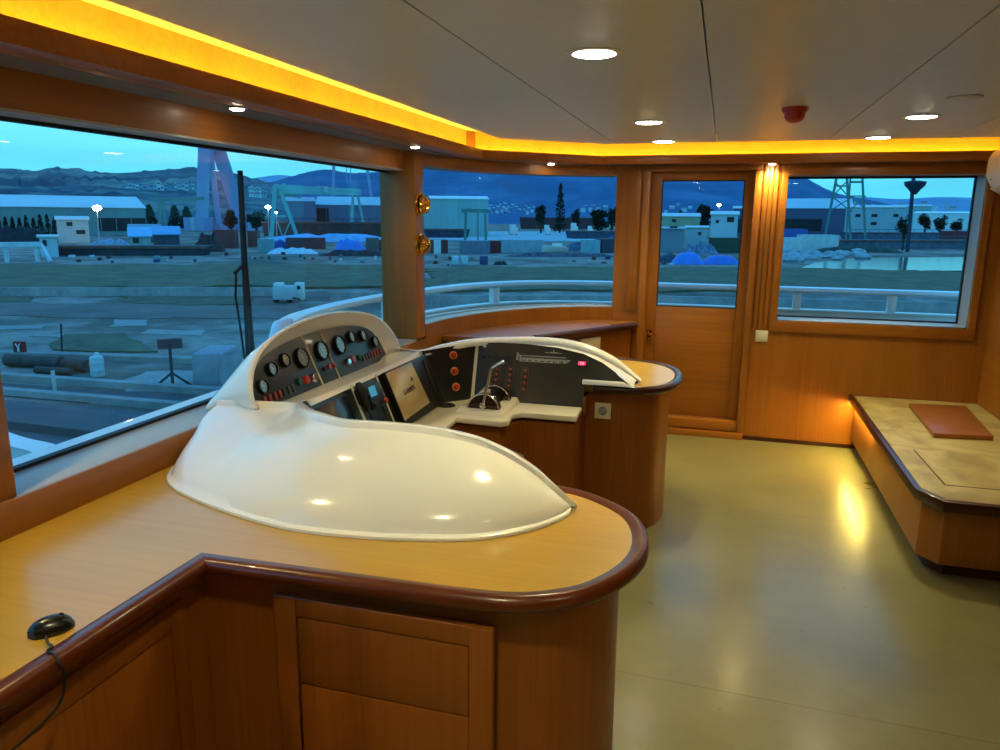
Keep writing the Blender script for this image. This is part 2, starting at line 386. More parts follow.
# soffit and light cove
LIP = [(-1.605, YB), (-1.585, 4.97), (-.90, 5.635), (1.77, 5.675)]
so = MB(); so.sweep(LIP, [(0, 2.03), (0, 2.09), (-.028, 2.09), (-.028, 2.046), (-.12, 2.046), (-.12, 2.03)])
struct(so.build('trim_10', M['wallh'], bev=.002))
sp = [(p[0]-.0, p[1]) for p in LIP]
w = MB(); w.prism([(-1.72, YB), (-1.72, 4.90), (-1.69, 5.06), (-.955, 5.745), (1.77, 5.785), (1.77, 5.825), (-.79, 5.825)] + [tuple(p) for p in CS[::-1]] + [(-1.87, 4.42), (-1.87, YB)], 2.0305, 2.046)
struct(w.build('ceiling_soffit', M['soffit']))
bb = MB(); bb.sweep(LIP, [(-.115, 2.046), (-.115, 2.215), (-.13, 2.215), (-.13, 2.046)])
struct(bb.build('trim_11', M['cove']))
ld = MB(); ld.sweep(LIP, [(-.036, 2.047), (-.036, 2.060), (-.048, 2.060), (-.048, 2.047)])
tag(ld.build('light_strip', M['led']), 'amber light strip hidden on the ledge behind the cove lip', 'light strip')
# ================================================================== WORKTOPS AND CABINETS
TZ = .80
def edge_trim(mb, path, z, th=.038, wd=.026, closed=False):
    """bullnose rail with a small raised lip along a worktop edge (outward = right of travel)"""
    pr = []
    for k in range(9):
        a = -pi/2+pi*k/8; pr.append((cos(a)*.022, z-th/2+.004+sin(a)*(th/2+.004)))
    pr += [(-.012, z+.004), (-wd+.004, z+.003), (-wd, z+.0005), (-wd, z-th)]
    return mb.sweep(path, pr, closed)
# near worktop: along the front wall, with a rounded peninsula towards the room
arc = [(-.55, 1.496), (-.40, 1.515), (-.27, 1.585), (-.185, 1.69), (-.147, 1.82), (-.152, 1.96), (-.20, 2.09), (-.29, 2.19), (-.40, 2.25), (-.55, 2.275)]
arc = [tuple(p) for p in cat_rom(arc, 5)]
arc = [tuple(p) for p in cat_rom([(-.55, 1.500), (-.40, 1.519), (-.273, 1.590), (-.197, 1.70), (-.160, 1.822), (-.165, 1.957), (-.211, 2.08), (-.30, 2.17), (-.405, 2.228), (-.55, 2.253)], 5)]
edge = [(-1.210, YB+.002), (-1.210, 1.479)] + arc
t = thing('worktop', 'light veneer worktop with a rounded end carrying the mouse and the near console fairing', 'worktop', (-1.2, 1.5, TZ))
MB().prism([(XI+.002, YB+.002)] + edge + [(-.60, 2.21), (XI+.002, 2.21)], TZ-.04, TZ).build('top', M['top'], t)
mb = MB(); edge_trim(mb, [(x, y) for x, y in edge], TZ); mb.build('edge_trim', M['trim'], t)
struct(MB().box((XI, YB, TZ), (XI+.012, 2.20, SILL)).build('trim_12', M['wally'], bev=.002))
# rear worktop: peninsula behind the console
RY0 = 3.775
arc2 = [(-.60, RY0), (-.47, RY0), (-.36, 3.79), (-.26, 3.86), (-.20, 4.0), (-.185, 4.16), (-.21, 4.31), (-.28, 4.44), (-.40, 4.53), (-.56, 4.565), (-.75, 4.57)]
arc2 = [tuple(p) for p in cat_rom(arc2, 5)]
edge2 = arc2 + [(-1.16, 4.57)]
t = thing('worktop', 'light veneer worktop with a dark rounded end beyond the console, near the door', 'worktop', (-.7, 4.1, TZ))
MB().prism(edge2 + [(XI+.05, 4.57), (XI+.05, RY0+.02), (-.61, RY0+.02)], TZ-.04, TZ).build('top', M['top'], t)
mb = MB(); edge_trim(mb, edge2, TZ); mb.build('edge_trim', M['dtrim'], t)
# corner worktop under the curved window
CZ = .872
cedge = [(-1.17, 4.64), (-1.17, 4.83), (-.60, 5.70)]
t = thing('worktop', 'raised corner worktop with a dark front edge under the curved window', 'worktop', (-1.2, 5.0, CZ))
MB().prism(cedge + [(-.60, 5.805)] + [tuple(p) for p in off(CS, -.006)[::-1] if p[1] > 4.66] + [(XI+.03, 4.64)], CZ-.035, CZ).build('top', M['wallh'], t)
mb = MB(); edge_trim(mb, cedge[1:], CZ, .042, .03); mb.build('edge_trim', M['dtrim'], t)
t = thing('cabinet', 'brown veneer cabinet below the raised corner worktop', 'cabinet', (-1.2, 5.0, 0))
MB().prism([(-1.215, 4.66), (-1.215, 4.845), (-.645, 5.71), (-.645, 5.81)] + [tuple(p) for p in off(CS, -.008)[::-1] if p[1] > 4.68] + [(XI+.034, 4.66)], 0, CZ-.045).build('body', M['cab'], t)
pp = V((-1.215, 4.845, 0)); pd = V((.57, .865, 0)).normalized(); pn = V((pd.y, -pd.x, 0))
a = onpl(579, 339, pp, pn); b = onpl(598, 347.5, pp, pn)
pl = MB(); o = V((a.x, a.y, b.z)); pl.obox(o+pn*.001, pd*((b-a).dot(pd)), pn*.022, (0, 0, a.z-b.z)); pl.obox(o+pn*.023+pd*.015+V((0, 0, .012)), pd*((b-a).dot(pd)-.03), pn*.003, (0, 0, a.z-b.z-.024))
tag(pl.build('junction_box', M['plate'], bev=.003), 'cream rectangular box on the brown cabinet under the corner worktop', 'box')
# near cabinets
def inset(path, d):
    out = []
    for i, p in enumerate(path):
        a = V(path[max(i-1, 0)]); b = V(path[min(i+1, len(path)-1)]); q = (b-a).normalized(); out.append((p[0]-q.y*d, p[1]+q.x*d))
    return out
body = inset([(-1.0, 1.487)]+arc+[(-1.0, 2.253)], .055)
t = thing('cabinet', 'rounded brown cabinet with a framed panel under the near worktop', 'cabinet', (-.7, 1.9, 0))
MB().prism([(-1.255, 1.527)] + body + [(-1.255, 2.19)], 0, TZ-.052).build('body', M['cab'], t)
f = MB(); y0 = 1.527
x0, x1, zt = -1.035, -.455, .712
i0, i1, it = -.972, -.512, .662
f.box((x0, y0-.018, .05), (i0, y0+.004, zt)); f.box((i1, y0-.018, .05), (x1, y0+.004, zt)); f.box((i0, y0-.018, it), (i1, y0+.004, zt)); f.box((i0, y0-.018, .05), (i1, y0+.004, .10))
f.build('panel_frame', M['cab'], t, bev=.003)
MB().box((i0+.003, y0-.0165, .475), (i1-.003, y0+.004, it-.003)).build('drawer_front', M['cab'], t, bev=.002)
MB().box((i0+.003, y0-.0165, .103), (i1-.003, y0+.004, .471)).build('door', M['cab'], t, bev=.002)
t = thing('cabinet', 'long brown cabinet under the worktop along the front windows', 'cabinet', (-1.5, 0, 0))
MB().box((XI+.004, YB+.004, 0), (-1.2572, 2.20, TZ-.046)).build('body', M['cab'], t)
def door_leaf(y0, y1, par):
    f = MB(); x = -1.257; z0, z1 = .08, .705
    f.box((x-.004, y0, z0), (x+.012, y0+.05, z1)); f.box((x-.004, y1-.05, z0), (x+.012, y1, z1)); f.box((x-.004, y0+.05, z1-.06), (x+.012, y1-.05, z1)); f.box((x-.004, y0+.05, z0), (x+.012, y1-.05, z0+.06))
    d = f.build('door', M['cab'], par, bev=.002)
    MB().box((x-.004, y0+.052, z0+.062), (x+.007, y1-.052, z1-.062)).build('door_panel', M['cab'], d, bev=.002)
door_leaf(.80, 1.44, t); door_leaf(.14, .78, t); door_leaf(-.52, .12, t); door_leaf(-1.18, -.54, t)
# rear cabinet with rounded end, and the dark base under the dash shelf
body2 = inset(edge2[:-1], .05)
t = thing('cabinet', 'rounded brown cabinet with a wall socket below the far console worktop', 'cabinet', (-.7, 4.1, 0))
MB().prism([(-1.20, RY0+.05)] + list(body2) + [(-.78, 4.52), (XI+.04, 4.52), (XI+.04, RY0+.05)], 0, TZ-.046).build('body', M['cab'], t)
t = thing('cabinet', 'dark brown base below the white dash shelf of the console', 'cabinet', (-1.4, 3.0, 0))
hb = [(-.645, 3.822), (-.645, 3.532), (-.90, 3.525), (-.955, 3.44), (-.975, 3.335), (-1.165, 3.34), (-1.185, 3.2), (-1.18, 2.985)]
cb = [(XI+.012, 3.822)] + hb + [(x, 5.97-y if y > 3.0 else y) for x, y in hb[::-1][1:]]
cb = [(x, max(y, 2.262)) for x, y in cb] + [(XI+.012, 2.262)]
MB().prism(cb, 0, .655).build('body', M['cab'], t)
MB().box((-.639, 3.712, .656), (-.628, 3.822, TZ-.052)).build('side_cheek', M['cab'], t)
def socket(name, c, nx, ny, label, kind):
    """80 mm plate on a vertical face; (nx, ny) faces the room"""
    n = V((nx, ny, 0)); u = V((-ny, nx, 0)); c = V(c); h = .043
    e = thing(name, label, kind, c)
    p = MB(); p.obox(c-u*h-V((0, 0, h))+n*.001, u*2*h, n*.010, (0, 0, 2*h)); p.build('cover_plate', M['plate'], e, bev=.003)
    return e, n, u, c
e, n, u, c = socket('wall_socket', (onpl(603, 410.5, V((0, RY0+.049, 0)), V((0, 1, 0)))), 0, -1, 'cream round-hole power socket on the far rounded cabinet', 'socket')
MB().lathe([(.0, .0115), (.021, .0115), (.021, .0128), (.024, .0128), (.024, .010)], c, n, 24).build('socket_well', M['dial'], e)
p = MB(); p.lathe([(.003, .012), (.003, .0138)], c+u*.0095, n, 8); p.lathe([(.003, .012), (.003, .0138)], c-u*.0095, n, 8); p.box((c.x-.004, c.y-.014, c.z-.021), (c.x+.004, c.y-.011, c.z-.013)); p.build('socket_contact', M['black'], e)
e, n, u, c = socket('light_switch', onpl(761.5, 336, V((0, YS-.001, 0)), V((0, 1, 0))), 0, -1, 'ivory light switch on the wall between the door and the right window', 'switch')
p = MB(); p.obox(c-u*.029-V((0, 0, .029))+n*.011, u*.058, n*.006, (0, 0, .058)); p.build('rocker', M['plate'], e, bev=.003)

# ================================================================== HELM CONSOLE
YM = 2.985
HC = thing('helm_console', 'white moulded helm console with dark instrument panels facing the room', 'console', (-1.3, YM, TZ))
pairs = [((-.375, 2.075), (-.368, 2.066, .818)), ((-.40, 1.995), (-.43, 2.066, .868)), ((-.47, 1.89), (-.52, 2.072, .930)), ((-.60, 1.79), (-.65, 2.08, .985)),
         ((-.784, 1.733), (-.80, 2.08, 1.010)), ((-.95, 1.708), (-.97, 2.085, 1.012)), ((-1.10, 1.705), (-1.14, 2.10, 1.004)), ((-1.25, 1.735), (-1.28, 2.175, .998)),
         ((-1.38, 1.775), (-1.40, 2.285, .980)), ((-1.50, 1.82), (-1.49, 2.40, .962)), ((-1.63, 1.885), (-1.585, 2.385, .962)), ((-1.72, 1.975), (-1.68, 2.36, .965)), ((-1.785, 2.14), (-1.783, 2.33, .965))]
sm = cat_rom([(b[0], b[1], r[0], r[1], r[2]) for b, r in pairs], 5)
NRIM = 9*5                       # samples up to the front corner
def wing(mir):
    f = (lambda p: V((p[0], 2*YM-p[1], p[2]))) if mir else (lambda p: V(p))
    rows = []
    for i, s in enumerate(sm):
        B = V((s[0], s[1], 0)); R = V((s[2], s[3], 0)); zr = s[4]; z0 = TZ
        dv = (R-B); L = dv.length; o = dv/L if L > 1e-4 else V((0, 1, 0))
        row = [B-o*.014+V((0, 0, z0+.001)), B-o*.014+V((0, 0, z0+.009)), B-o*.009+V((0, 0, z0+.012)), B+o*.008+V((0, 0, z0+.012))]
        top = max(zr-.014, z0+.013)
        for k in range(1, 13):
            t = k/12*.985; h = .3*t+.7*(1-cos(t*pi/2)); v = .3*t+.7*sin(t*pi/2)
            zz = z0+.012+(top-z0-.012)*v
            row.append(B+o*.008+(dv*.93-o*.008)*h+V((0, 0, min(zz, top))))
        row.append(B+dv*.935+V((0, 0, zr-.012))); row.append(B+dv*.95+V((0, 0, zr+.003))); row.append(B+dv*.98+V((0, 0, zr+.006))); row.append(R+V((0, 0, zr+.004)))
        rows.append([f(p) for p in row])
    return rows
sh = MB()
for mir in (False, True): sh.rows(wing(mir))
# rim: from tip to tip around the panels, rolling down to the panel tops
def plan_n(P, i):
    a = P[max(i-1, 0)]; b = P[min(i+1, len(P)-1)]; t = V((b[0]-a[0], b[1]-a[1])).normalized(); return V((t.y, -t.x))
left = [V((s[2], s[3], s[4])) for s in sm[:NRIM+1]]
front = [V(p) for p in ((-1.508, 2.54, .946), (-1.510, 2.70, .940), (-1.511, YM, .939), (-1.510, 2*YM-2.70, .940), (-1.508, 2*YM-2.54, .946))]
right = [V((p.x, 2*YM-p.y, p.z)) for p in left[::-1]]
RIM = left+front+right
rr = []
for i, p in enumerate(RIM):
    n = plan_n(RIM, i); n = V((n.x, n.y, 0))
    # keep the roll on the helmsman's side
    c = V((-.75, YM, 0))-V((p.x, p.y, 0))
    if n.dot(c) < 0: n = -n
    tip = min(1, max(0, (p.z-.80)/.12)); q = .35+.65*tip
    rr.append([p+V((0, 0, .004)), p+n*.010*q+V((0, 0, .004)), p+n*.024*q+V((0, 0, -.002)), p+n*.032*q+V((0, 0, -.008*q-.002)), p+n*.036*q+V((0, 0, -.018*q-.002)), p+n*.034*q+V((0, 0, -.028*q-.002))])
sh.rows(rr)
# fillet from the rim down to the panels of both wings
for mir in (False, True):
    fl = []
    for row in (rr[:36] if mir else rr[-36:]):
        e_ = row[-1]
        if e_.z < .818 or e_.x < -1.225: continue
        z_ = max(.806, e_.z-.012); yp = 3.70+(z_-.70)*.404+.002
        fl.append([e_, V((e_.x, e_.y+.012, max(.806, e_.z-.06))) if mir else V((e_.x, yp, z_))])
    sh.rows(fl)
# ledge between the rim front and the upper panel
PA = radians(18); PO = V((-1.665, YM-.015, .938)); PU = V((-sin(PA), 0, cos(PA))); PN = V((cos(PA), 0, sin(PA)))
def pod(u, v, d=0): return PO+V((0, u, 0))+PU*v+PN*d
l0 = [V((-1.664, y, .936 if abs(y-YM) > .51 else .918)) for y in (2.40, 2.45, 2.52, 2.70, YM, 2*YM-2.70, 2*YM-2.52, 2*YM-2.45, 2*YM-2.33)]
l1 = [left[-1]+V((-.03, -.02, .0))]+[left[-1]]+front+[right[0]]+[right[0]+V((-.06, .05, 0))]
sh.rows([l0, [(a*.5+b*.5)+V((0, 0, .004)) for a, b in zip(l0, l1)], l1])
sh.build('moulding', M['gel'], HC, smooth=55)
# pod with the gauges
half = [(.652, -.004), (.662, .035), (.648, .085), (.60, .148), (.52, .202), (.42, .236), (.30, .260), (.15, .276), (0, .281)]
outer = [(-u, v) for u, v in half] + half[-2::-1]
outer = [tuple(p) for p in cat_rom(outer, 4)]
hin = [(.58, -.004), (.578, .02), (.556, .078), (.51, .135), (.44, .170), (.35, .190), (.25, .203), (.12, .211), (0, .213)]
inner = [tuple(p) for p in cat_rom([(-u, v) for u, v in hin] + hin[-2::-1], 4)]
rows = []
def rear(u, v, k):
    """k = 0 rim, 1 rear edge on the window ledge"""
    x0 = pod(u, v, .05); zr = .906+max(v, 0)/.281*.10
    xr = V((-1.87, PO.y+u*.91, zr)); e = sin(k*pi/2)
    z = x0.z+(xr.z-x0.z)*(1-cos(k*pi/2)*.55-.45*(1-k))
    return V((x0.x+(xr.x-x0.x)*(k*.75+e*.25), x0.y+(xr.y-x0.y)*e, z))
for k in range(9, -1, -1): rows.append([rear(u, v, k/9) for u, v in outer])
rows.append([pod(u*.992, v-.004, .057) for u, v in outer])
rows.append([pod(u*.978, v-.012 if v > 0 else v, .057) for u, v in outer])
rows.append([pod(u*.955, v*.93 if v > 0 else v, .045) for u, v in outer])
rows.append([pod(u*1.03, v*1.04 if v > 0 else v, .012) for u, v in inner])
rows.append([pod(u*1.0, v, .001) for u, v in inner])
pm = MB().rows(rows); pm.build('pod_shell', M['gel'], HC, smooth=55)
ip = MB(); ip.ext([pod(u, v, -.012) for u, v in inner]+[pod(u, -.024, -.012) for u in (.48, .2, 0, -.2, -.48)], PN*.014); IP = ip.build('instrument_panel', M['panel'], HC, bev=.001)
for y0, y1 in ((2.842, 2.884), (2.995, 3.036)):
    a, b = pod(y0-PO.y, .207, .002), pod(y1-PO.y, -.024, .002)
    MB().bar(a, b, .010, .008).build('divider_strip', M['cream'], IP)
GS = [(-.512, .063, .030), (-.420, .116, .030), (-.315, .134, .030), (-.190, .122, .046), (-.02, .124, .046), (.145, .124, .046), (.272, .143, .030), (.388, .132, .030), (.492, .083, .030)]
dm = []
for u, v, r in GS:
    c = pod(u, v, .002)
    g = MB(); g.lathe([(r, 0), (r, .010), (r*.96, .016), (r*.86, .018), (r*.80, .012), (r*.80, .0105)], c, PN, 28)
    g.cur = 1; g.lathe([(0.0, .0115), (r*.80, .0115), (r*.80, .0105)], c, PN, 28)
    g.cur = 2
    for k in range(9):
        a = radians(-40+k*32.5); d = V((0, 1, 0))*cos(a)+PU*sin(a); q = V((0, 1, 0))*-sin(a)+PU*cos(a)
        g.obox(c+PN*.0116+d*r*.58-q*.0009, d*r*.16, q*.0018, PN*.0008)
    a = radians(120); d = V((0, 1, 0))*cos(a)+PU*sin(a); q = V((0, 1, 0))*-sin(a)+PU*cos(a)
    g.obox(c+PN*.0122-d*r*.12-q*.0012, d*r*.68, q*.0024, PN*.001)
    g.build('gauge', [M['black'], M['dial'], M['whitep']], IP)
def onpod(x, y): return onpl(x, y, PO, PN)
def knob(x, y, r, h, mat, name, par=IP, ring=None):
    c = onpod(x, y)+PN*.002
    b = MB().lathe([(r, 0), (r, h*.8), (r*.85, h)], c, PN, 16)
    return b.build(name, mat, par)
red_d = plain('dull_red_switch', '#8a3020', .4); grey_d = plain('grey_switch', '#3b3d3d', .4); green_d = plain('dark_green_button', '#1f4a2c', .35)
M['redd'], M['greyd'], M['greend'] = red_d, grey_d, green_d
def rocker(x, y, mat):
    c = onpod(x, y)+PN*.002; u = V((0, 1, 0))
    MB().obox(c-u*.009-PU*.016, u*.018, PU*.032, PN*.009).build('rocker_switch', mat, IP, bev=.002)
for i, (x, y) in enumerate(((185, 610), (238, 587), (288, 563), (335, 543), (380, 522), (430, 503), (470, 486))): rocker(245+x/10, 340+y/10, red_d if i < 4 else grey_d)
for i, (x, y) in enumerate(((822, 283), (848, 270), (876, 258), (905, 247), (932, 236), (960, 225), (988, 213))): rocker(280+x/10, 330+y/10, grey_d if i < 3 else red_d)
knob(245+53, 340+42, .017, .014, green_d, 'push_button'); knob(245+59.7, 340+40.3, .018, .018, M['redp'], 'push_button')
knob(245+67, 340+38.5, .020, .022, M['chrome'], 'key_switch'); knob(280+66, 330+32.3, .015, .02, M['chrome'], 'key_switch')
knob(280+70.5, 330+30, .019, .02, M['redp'], 'push_button'); knob(280+77.5, 330+27.8, .014, .014, green_d, 'push_button')
knob(245+78.5, 340+29.5, .011, .012, M['black'], 'push_button'); knob(245+83, 340+27.2, .012, .012, M['redp'], 'push_button'); knob(245+88, 340+25.6, .010, .012, M['redp'], 'push_button')

# ---- dash panels (planes measured from the room)
c22, s22 = cos(radians(22)), sin(radians(22))
CN = V((c22, 0, s22)); CP = V((-1.46, 3, .95)); CU = V((-s22, 0, c22))
def cen(y, z, d=0):
    x = CP.x-(z-CP.z)*s22/c22; return V((x, y, z))+CN*d
WN = V((0, -c22, s22)); WU = V((0, s22, c22))
def wpt(x, z, d=0, mir=False):
    p = V((x, 3.70+(z-.70)*s22/c22, z))+WN*d
    return V((p.x, 2*YM-p.y, p.z)) if mir else p
MIR = lambda p: V((p.x, 2*YM-p.y, p.z))
DP = MB(); DP.ext([cen(2*YM-3.56, .695), cen(3.56, .695), cen(3.53, .944), cen(2*YM-3.53, .944)], -CN*.02)
DP = DP.build('dash_panel', M['panel'], HC)
# angled panels
A, B_ = V((-1.468, 3.545, .968)), V((-1.245, 3.815, .985)); A2, B2 = V((-1.357, 3.577, .695)), V((-1.237, 3.699, .695))
AN = (B_-A).cross(A2-A).normalized()
if AN.x < 0: AN = -AN
for mir in (False, True):
    q = [A, B_, B2, A2]; n = AN
    if mir: q = [MIR(p) for p in q]; n = V((AN.x, -AN.y, AN.z))
    ap = MB().ext(q, -n*.015).build('alarm_panel', M['panel'], HC)
    if not mir:
        AP = ap
        for x, y in ((453, 355.3), (454, 371.3), (455.7, 387)):
            c = onpl(x, y, A, AN)+AN*.001
            r = MB().lathe([(.0225, 0), (.0225, .005), (.018, .007), (.016, .006)], c, AN, 24).build('alarm_button', M['orangep'], AP)
            MB().lathe([(.0145, .004), (.0145, .013), (.012, .016)], c, AN, 20).build('button_cap', M['redp'], r)
    e1, e2 = (q[0]+q[3])*.5, None
    MB().bar(q[0]+n*.003, q[3]+n*.003, .010, .008).build('divider_strip', M['cream'], ap)
    MB().bar(q[1]+n*.003, q[2]+n*.003, .016, .012).build('divider_strip', M['cream'], ap)
# wing panels
for mir in (False, True):
    pts = [wpt(-1.235, .697), wpt(-.640, .697), wpt(-.640, .815), wpt(-.43, .815), wpt(-.485, .875), wpt(-.56, .92), wpt(-.66, .957), wpt(-.80, .98), wpt(-.97, .99), wpt(-1.12, .99), wpt(-1.242, .982)]
    if mir: pts[3:5] = [wpt(-.54, .835)]; pts = [MIR(p) for p in pts]
    n = V((WN.x, -WN.y, WN.z)) if mir else WN
    wp = MB().ext(pts, -n*.012).build('wing_panel', M['panel'], HC)
    if not mir: WP = wp
    # white foot along the worktop
    a = [wpt(-.655, .806), wpt(-.655, .832), wpt(-.45, .832), wpt(-.385, .806)]
    if mir: a = [MIR(p) for p in a]
    if not mir: MB().ext([p+n*.004 for p in a], (0, .035, 0)).build('panel_foot', M['gel'], HC, bev=.006)
# ship diagram, signal columns, red display on the right wing
sigm = plain('amber_lens', '#a4502a', .35, 0, .2, .1)
colm = plain('brass_brown', '#6b4526', .4, .3)
gd = plain('pale_grey_print', '#a9aca8', .5)
sd = MB()
def wbox(mb, x0, x1, z0, z1, d0=.0, d1=.0012):
    mb.ext([wpt(x0, z0, d0), wpt(x1, z0, d0), wpt(x1, z1, d0), wpt(x0, z1, d0)], WN*(d1-d0))
X0, X1 = -1.018, -.722
wbox(sd, X0, X1-.03, .929, .934); wbox(sd, X0, X0+.012, .908, .945); sd.ext([wpt(X0, .945), wpt(X0+.03, .925), wpt(X0+.03, .918), wpt(X0, .935)], WN*.0012)
for k in range(16):
    xa = X0+.018+k*.0168; wbox(sd, xa, xa+.0145, .905+.005*(k % 2), .922)
wbox(sd, X0+.02, X1-.05, .902, .9055); sd.ext([wpt(X1-.04, .902), wpt(X1-.03, .902), wpt(X1, .922), wpt(X1-.012, .922)], WN*.0012)
wbox(sd, -.865, -.775, .951, .954); wbox(sd, -.822, -.818, .951, .968); wbox(sd, -.84, -.80, .954, .957)
sd.build('ship_diagram', gd, WP)
for xk, n0, n1 in ((-1.118, .862, .77), (-1.042, .862, .772), (-.960, .860, .760)):
    fr = MB(); pth = []
    for k in range(9): a = pi*k/8; pth.append(wpt(xk+.017*cos(a), n0-.004+.017*sin(a), .001))
    for k in range(9): a = pi+pi*k/8; pth.append(wpt(xk+.017*cos(a), n1+.004+.017*sin(a), .001))
    fr.tube(pth, .0022, 6, closed=True); fo = fr.build('signal_column', colm, WP)
    for k in range(4):
        z = n0-.004-(n0-n1-.008)*k/3
        MB().lathe([(.0085, 0), (.0085, .004), (.006, .006)], wpt(xk, z, .001), WN, 14).build('signal_lamp', sigm, fo)
for x in (483.5, 492.5, 501, 510):
    c = onpl(x, 356.5, V((0, 3.70, .70)), WN)
    MB().lathe([(.010, 0), (.010, .004), (.007, .006)], c, WN, 14).build('round_button', M['black'] if x < 497 else plain('dark_red_cap', '#3a1512', .4), WP)
rd = MB(); wbox(rd, -.697, -.630, .888, .940, 0, .004); rb = rd.build('display_housing', M['black'], WP, bev=.001)
rs = MB(); wbox(rs, -.683, -.645, .900, .918, .0042, .0052); rs.build('red_readout', emit('red_readout', (1, .03, .12), 1.6), rb)
e = emit('red_readout_digits', (1, .35, .45), 2.0)
rs = MB()
for k in range(2): 
    x = -.673+k*.012
    wbox(rs, x, x+.0075, .9125, .914, .0053, .0056); wbox(rs, x, x+.0075, .904, .9055, .0053, .0056); wbox(rs, x, x+.0018, .904, .914, .0053, .0056); wbox(rs, x+.006, x+.0075, .904, .914, .0053, .0056)
rs.build('readout_digits', e, rb)
# dash panel details: dividers, chart display, left recess
for y in (2.765, 3.002, 2*YM-3.2):
    MB().bar(cen(y, .955, .002), cen(y, .70, .002), .007, .006).build('divider_strip', M['cream'], DP)
tr = MB(); tr.ext([cen(2.44, .72, .001), cen(2.70, .72, .001), cen(2.70, .93, .001), cen(2.44, .93, .001)], CN*.006); tr.build('blank_cover', plain('dark_blue_cover', '#141b22', .25, 0, .3), DP, bev=.003)
bz = MB(); bz.ext([cen(3.045, .70, .001), cen(3.545, .70, .001), cen(3.535, .948, .001), cen(3.045, .948, .001)], CN*.03)
CD = bz.build('chart_display', M['black'], HC, bev=.006)
def screen_mat():
    m, N, L, P = newmat('film_covered_screen'); P.inputs['Roughness'].default_value = .25
    t = N.new('ShaderNodeTexCoord'); w = N.new('ShaderNodeTexWave'); w.inputs['Scale'].default_value = 5; w.inputs['Distortion'].default_value = 5; w.inputs['Detail'].default_value = 1; w.inputs['Detail Scale'].default_value = .8
    r = N.new('ShaderNodeValToRGB'); r.color_ramp.elements[0].color = lin('#b59a6a'); r.color_ramp.elements[1].color = lin('#d8c496')
    L.new(t.outputs['Object'], w.inputs[0]); L.new(w.outputs['Fac'], r.inputs[0]); L.new(r.outputs[0], P.inputs['Base Color']); return m
q = [onpl(x, y, CP+CN*.033, CN) for x, y in ((386.3, 373.5), (411.3, 362), (430, 402.5), (405.3, 420.5))]
sq = MB().ext(q, -CN*.004).build('screen', screen_mat(), CD, bev=.001)
ux = ((q[1]-q[0])+(q[2]-q[3])).normalized(); uy = CN.cross(ux); sc0 = sum(q, V())/4
def text_mesh(name, s, size, o, ux, uy, mat, par):
    cu = bpy.data.curves.new(name, 'FONT'); cu.body = s; cu.size = size; cu.align_x = 'CENTER'; cu.align_y = 'CENTER'; cu.extrude = .0004
    to = bpy.data.objects.new(name, cu); COL.objects.link(to); dg = bpy.context.evaluated_depsgraph_get(); me = bpy.data.meshes.new_from_object(to.evaluated_get(dg)); bpy.data.objects.remove(to)
    mb = MB(); n = ux.cross(uy)
    mb.add([o+ux*v.co.x+uy*v.co.y+n*v.co.z for v in me.vertices], [list(p.vertices) for p in me.polygons])
    return mb.build(name, mat, par)
dk = plain('dark_brown_print', '#3a2c1c', .5)
text_mesh('lettering', 'GARMIN', .036, sc0+CN*.0012+ux*.002-uy*.004, ux, uy, dk, CD)
tb = MB(); o = sc0+CN*.0012+ux*.070+uy*.040; tb.ext([o-ux*.012-uy*.009, o+ux*.012-uy*.009, o+uy*.011], CN*.0006); tb.build('triangle_mark', dk, CD)
bt = MB(); bt.bar(cen(3.47, .73, .033), cen(3.47, .93, .033), .012, .006); bt.build('button_bar', plain('dark_grey_keys', '#232424', .4), CD, bev=.002)
# dash shelf with the throttle block
SZ = .70
sp = [(-.640, 3.692), (-1.238, 3.692), (-1.352, 3.575), (-1.355, 2*YM-3.575), (-1.238, 2*YM-3.692), (-.640, 2*YM-3.692), (-.635, 2*YM-3.50), (-.92, 2*YM-3.50), (-1.15, 2*YM-3.36), (-1.165, 2.75), (-1.165, 3.0), (-1.187, 3.315), (-.96, 3.305), (-.93, 3.34), (-.945, 3.46), (-.91, 3.505), (-.635, 3.51)]
SH = MB().prism(sp, SZ-.032, SZ).build('dash_shelf', M['cream'], HC, bev=.008, seg=3)
c = onz(446.5, 405.5, SZ)
MB().lathe([(.0, .001), (.030, .001), (.036, .004), (.040, .006), (.046, .004), (.047, 0)], c, (0, 0, 1), 28).build('cable_grommet', M['black'], SH)
tb = MB(); y0, y1 = 3.365, 3.68
tb.rows([[(-1.225, y0, SZ), (-.965, y0, SZ), (-.965, y1, SZ), (-1.225, y1, SZ)], [(-1.21, y0+.015, SZ+.018), (-.98, y0+.015, SZ+.018), (-.98, y1, SZ+.03), (-1.21, y1, SZ+.03)]], True, False, True)
tb.build('lever_base', M['cream'], SH, bev=.004)
tc = V((-1.088, 3.465, SZ+.012)); TR = .083
th = MB(); brown = plain('dark_brown_casting', '#2a1610', .25, 0, .6)
def halfdisc(mb, yc, w, r, seg=18):
    a = [(tc.x+r*cos(pi*k/seg), tc.z+r*sin(pi*k/seg)) for k in range(seg+1)]
    mb.ext([(x, yc, z) for x, z in a], (0, w, 0))
halfdisc(th, 3.43, .045, TR); halfdisc(th, 3.475, .13, TR*.62); halfdisc(th, 3.605, .045, TR*1.06)
TO = th.build('throttle_control', brown, HC, bev=.003)
for yy, k_ in ((3.43, 1), (3.605, 1.06)):
    MB().tube([(tc.x+TR*k_*cos(pi*k/20), yy, tc.z+TR*k_*sin(pi*k/20)) for k in range(21)], .0045, 8).build('chrome_rim', M['chrome'], TO)
ck = MB(); ck.ext([(-1.215, 3.46, SZ+.025), (-1.10, 3.46, SZ+.025), (-1.10, 3.46, SZ+.085), (-1.135, 3.46, SZ+.08)], (0, .14, 0)); ck.build('lever_cheek', M['cream'], TO, bev=.006)
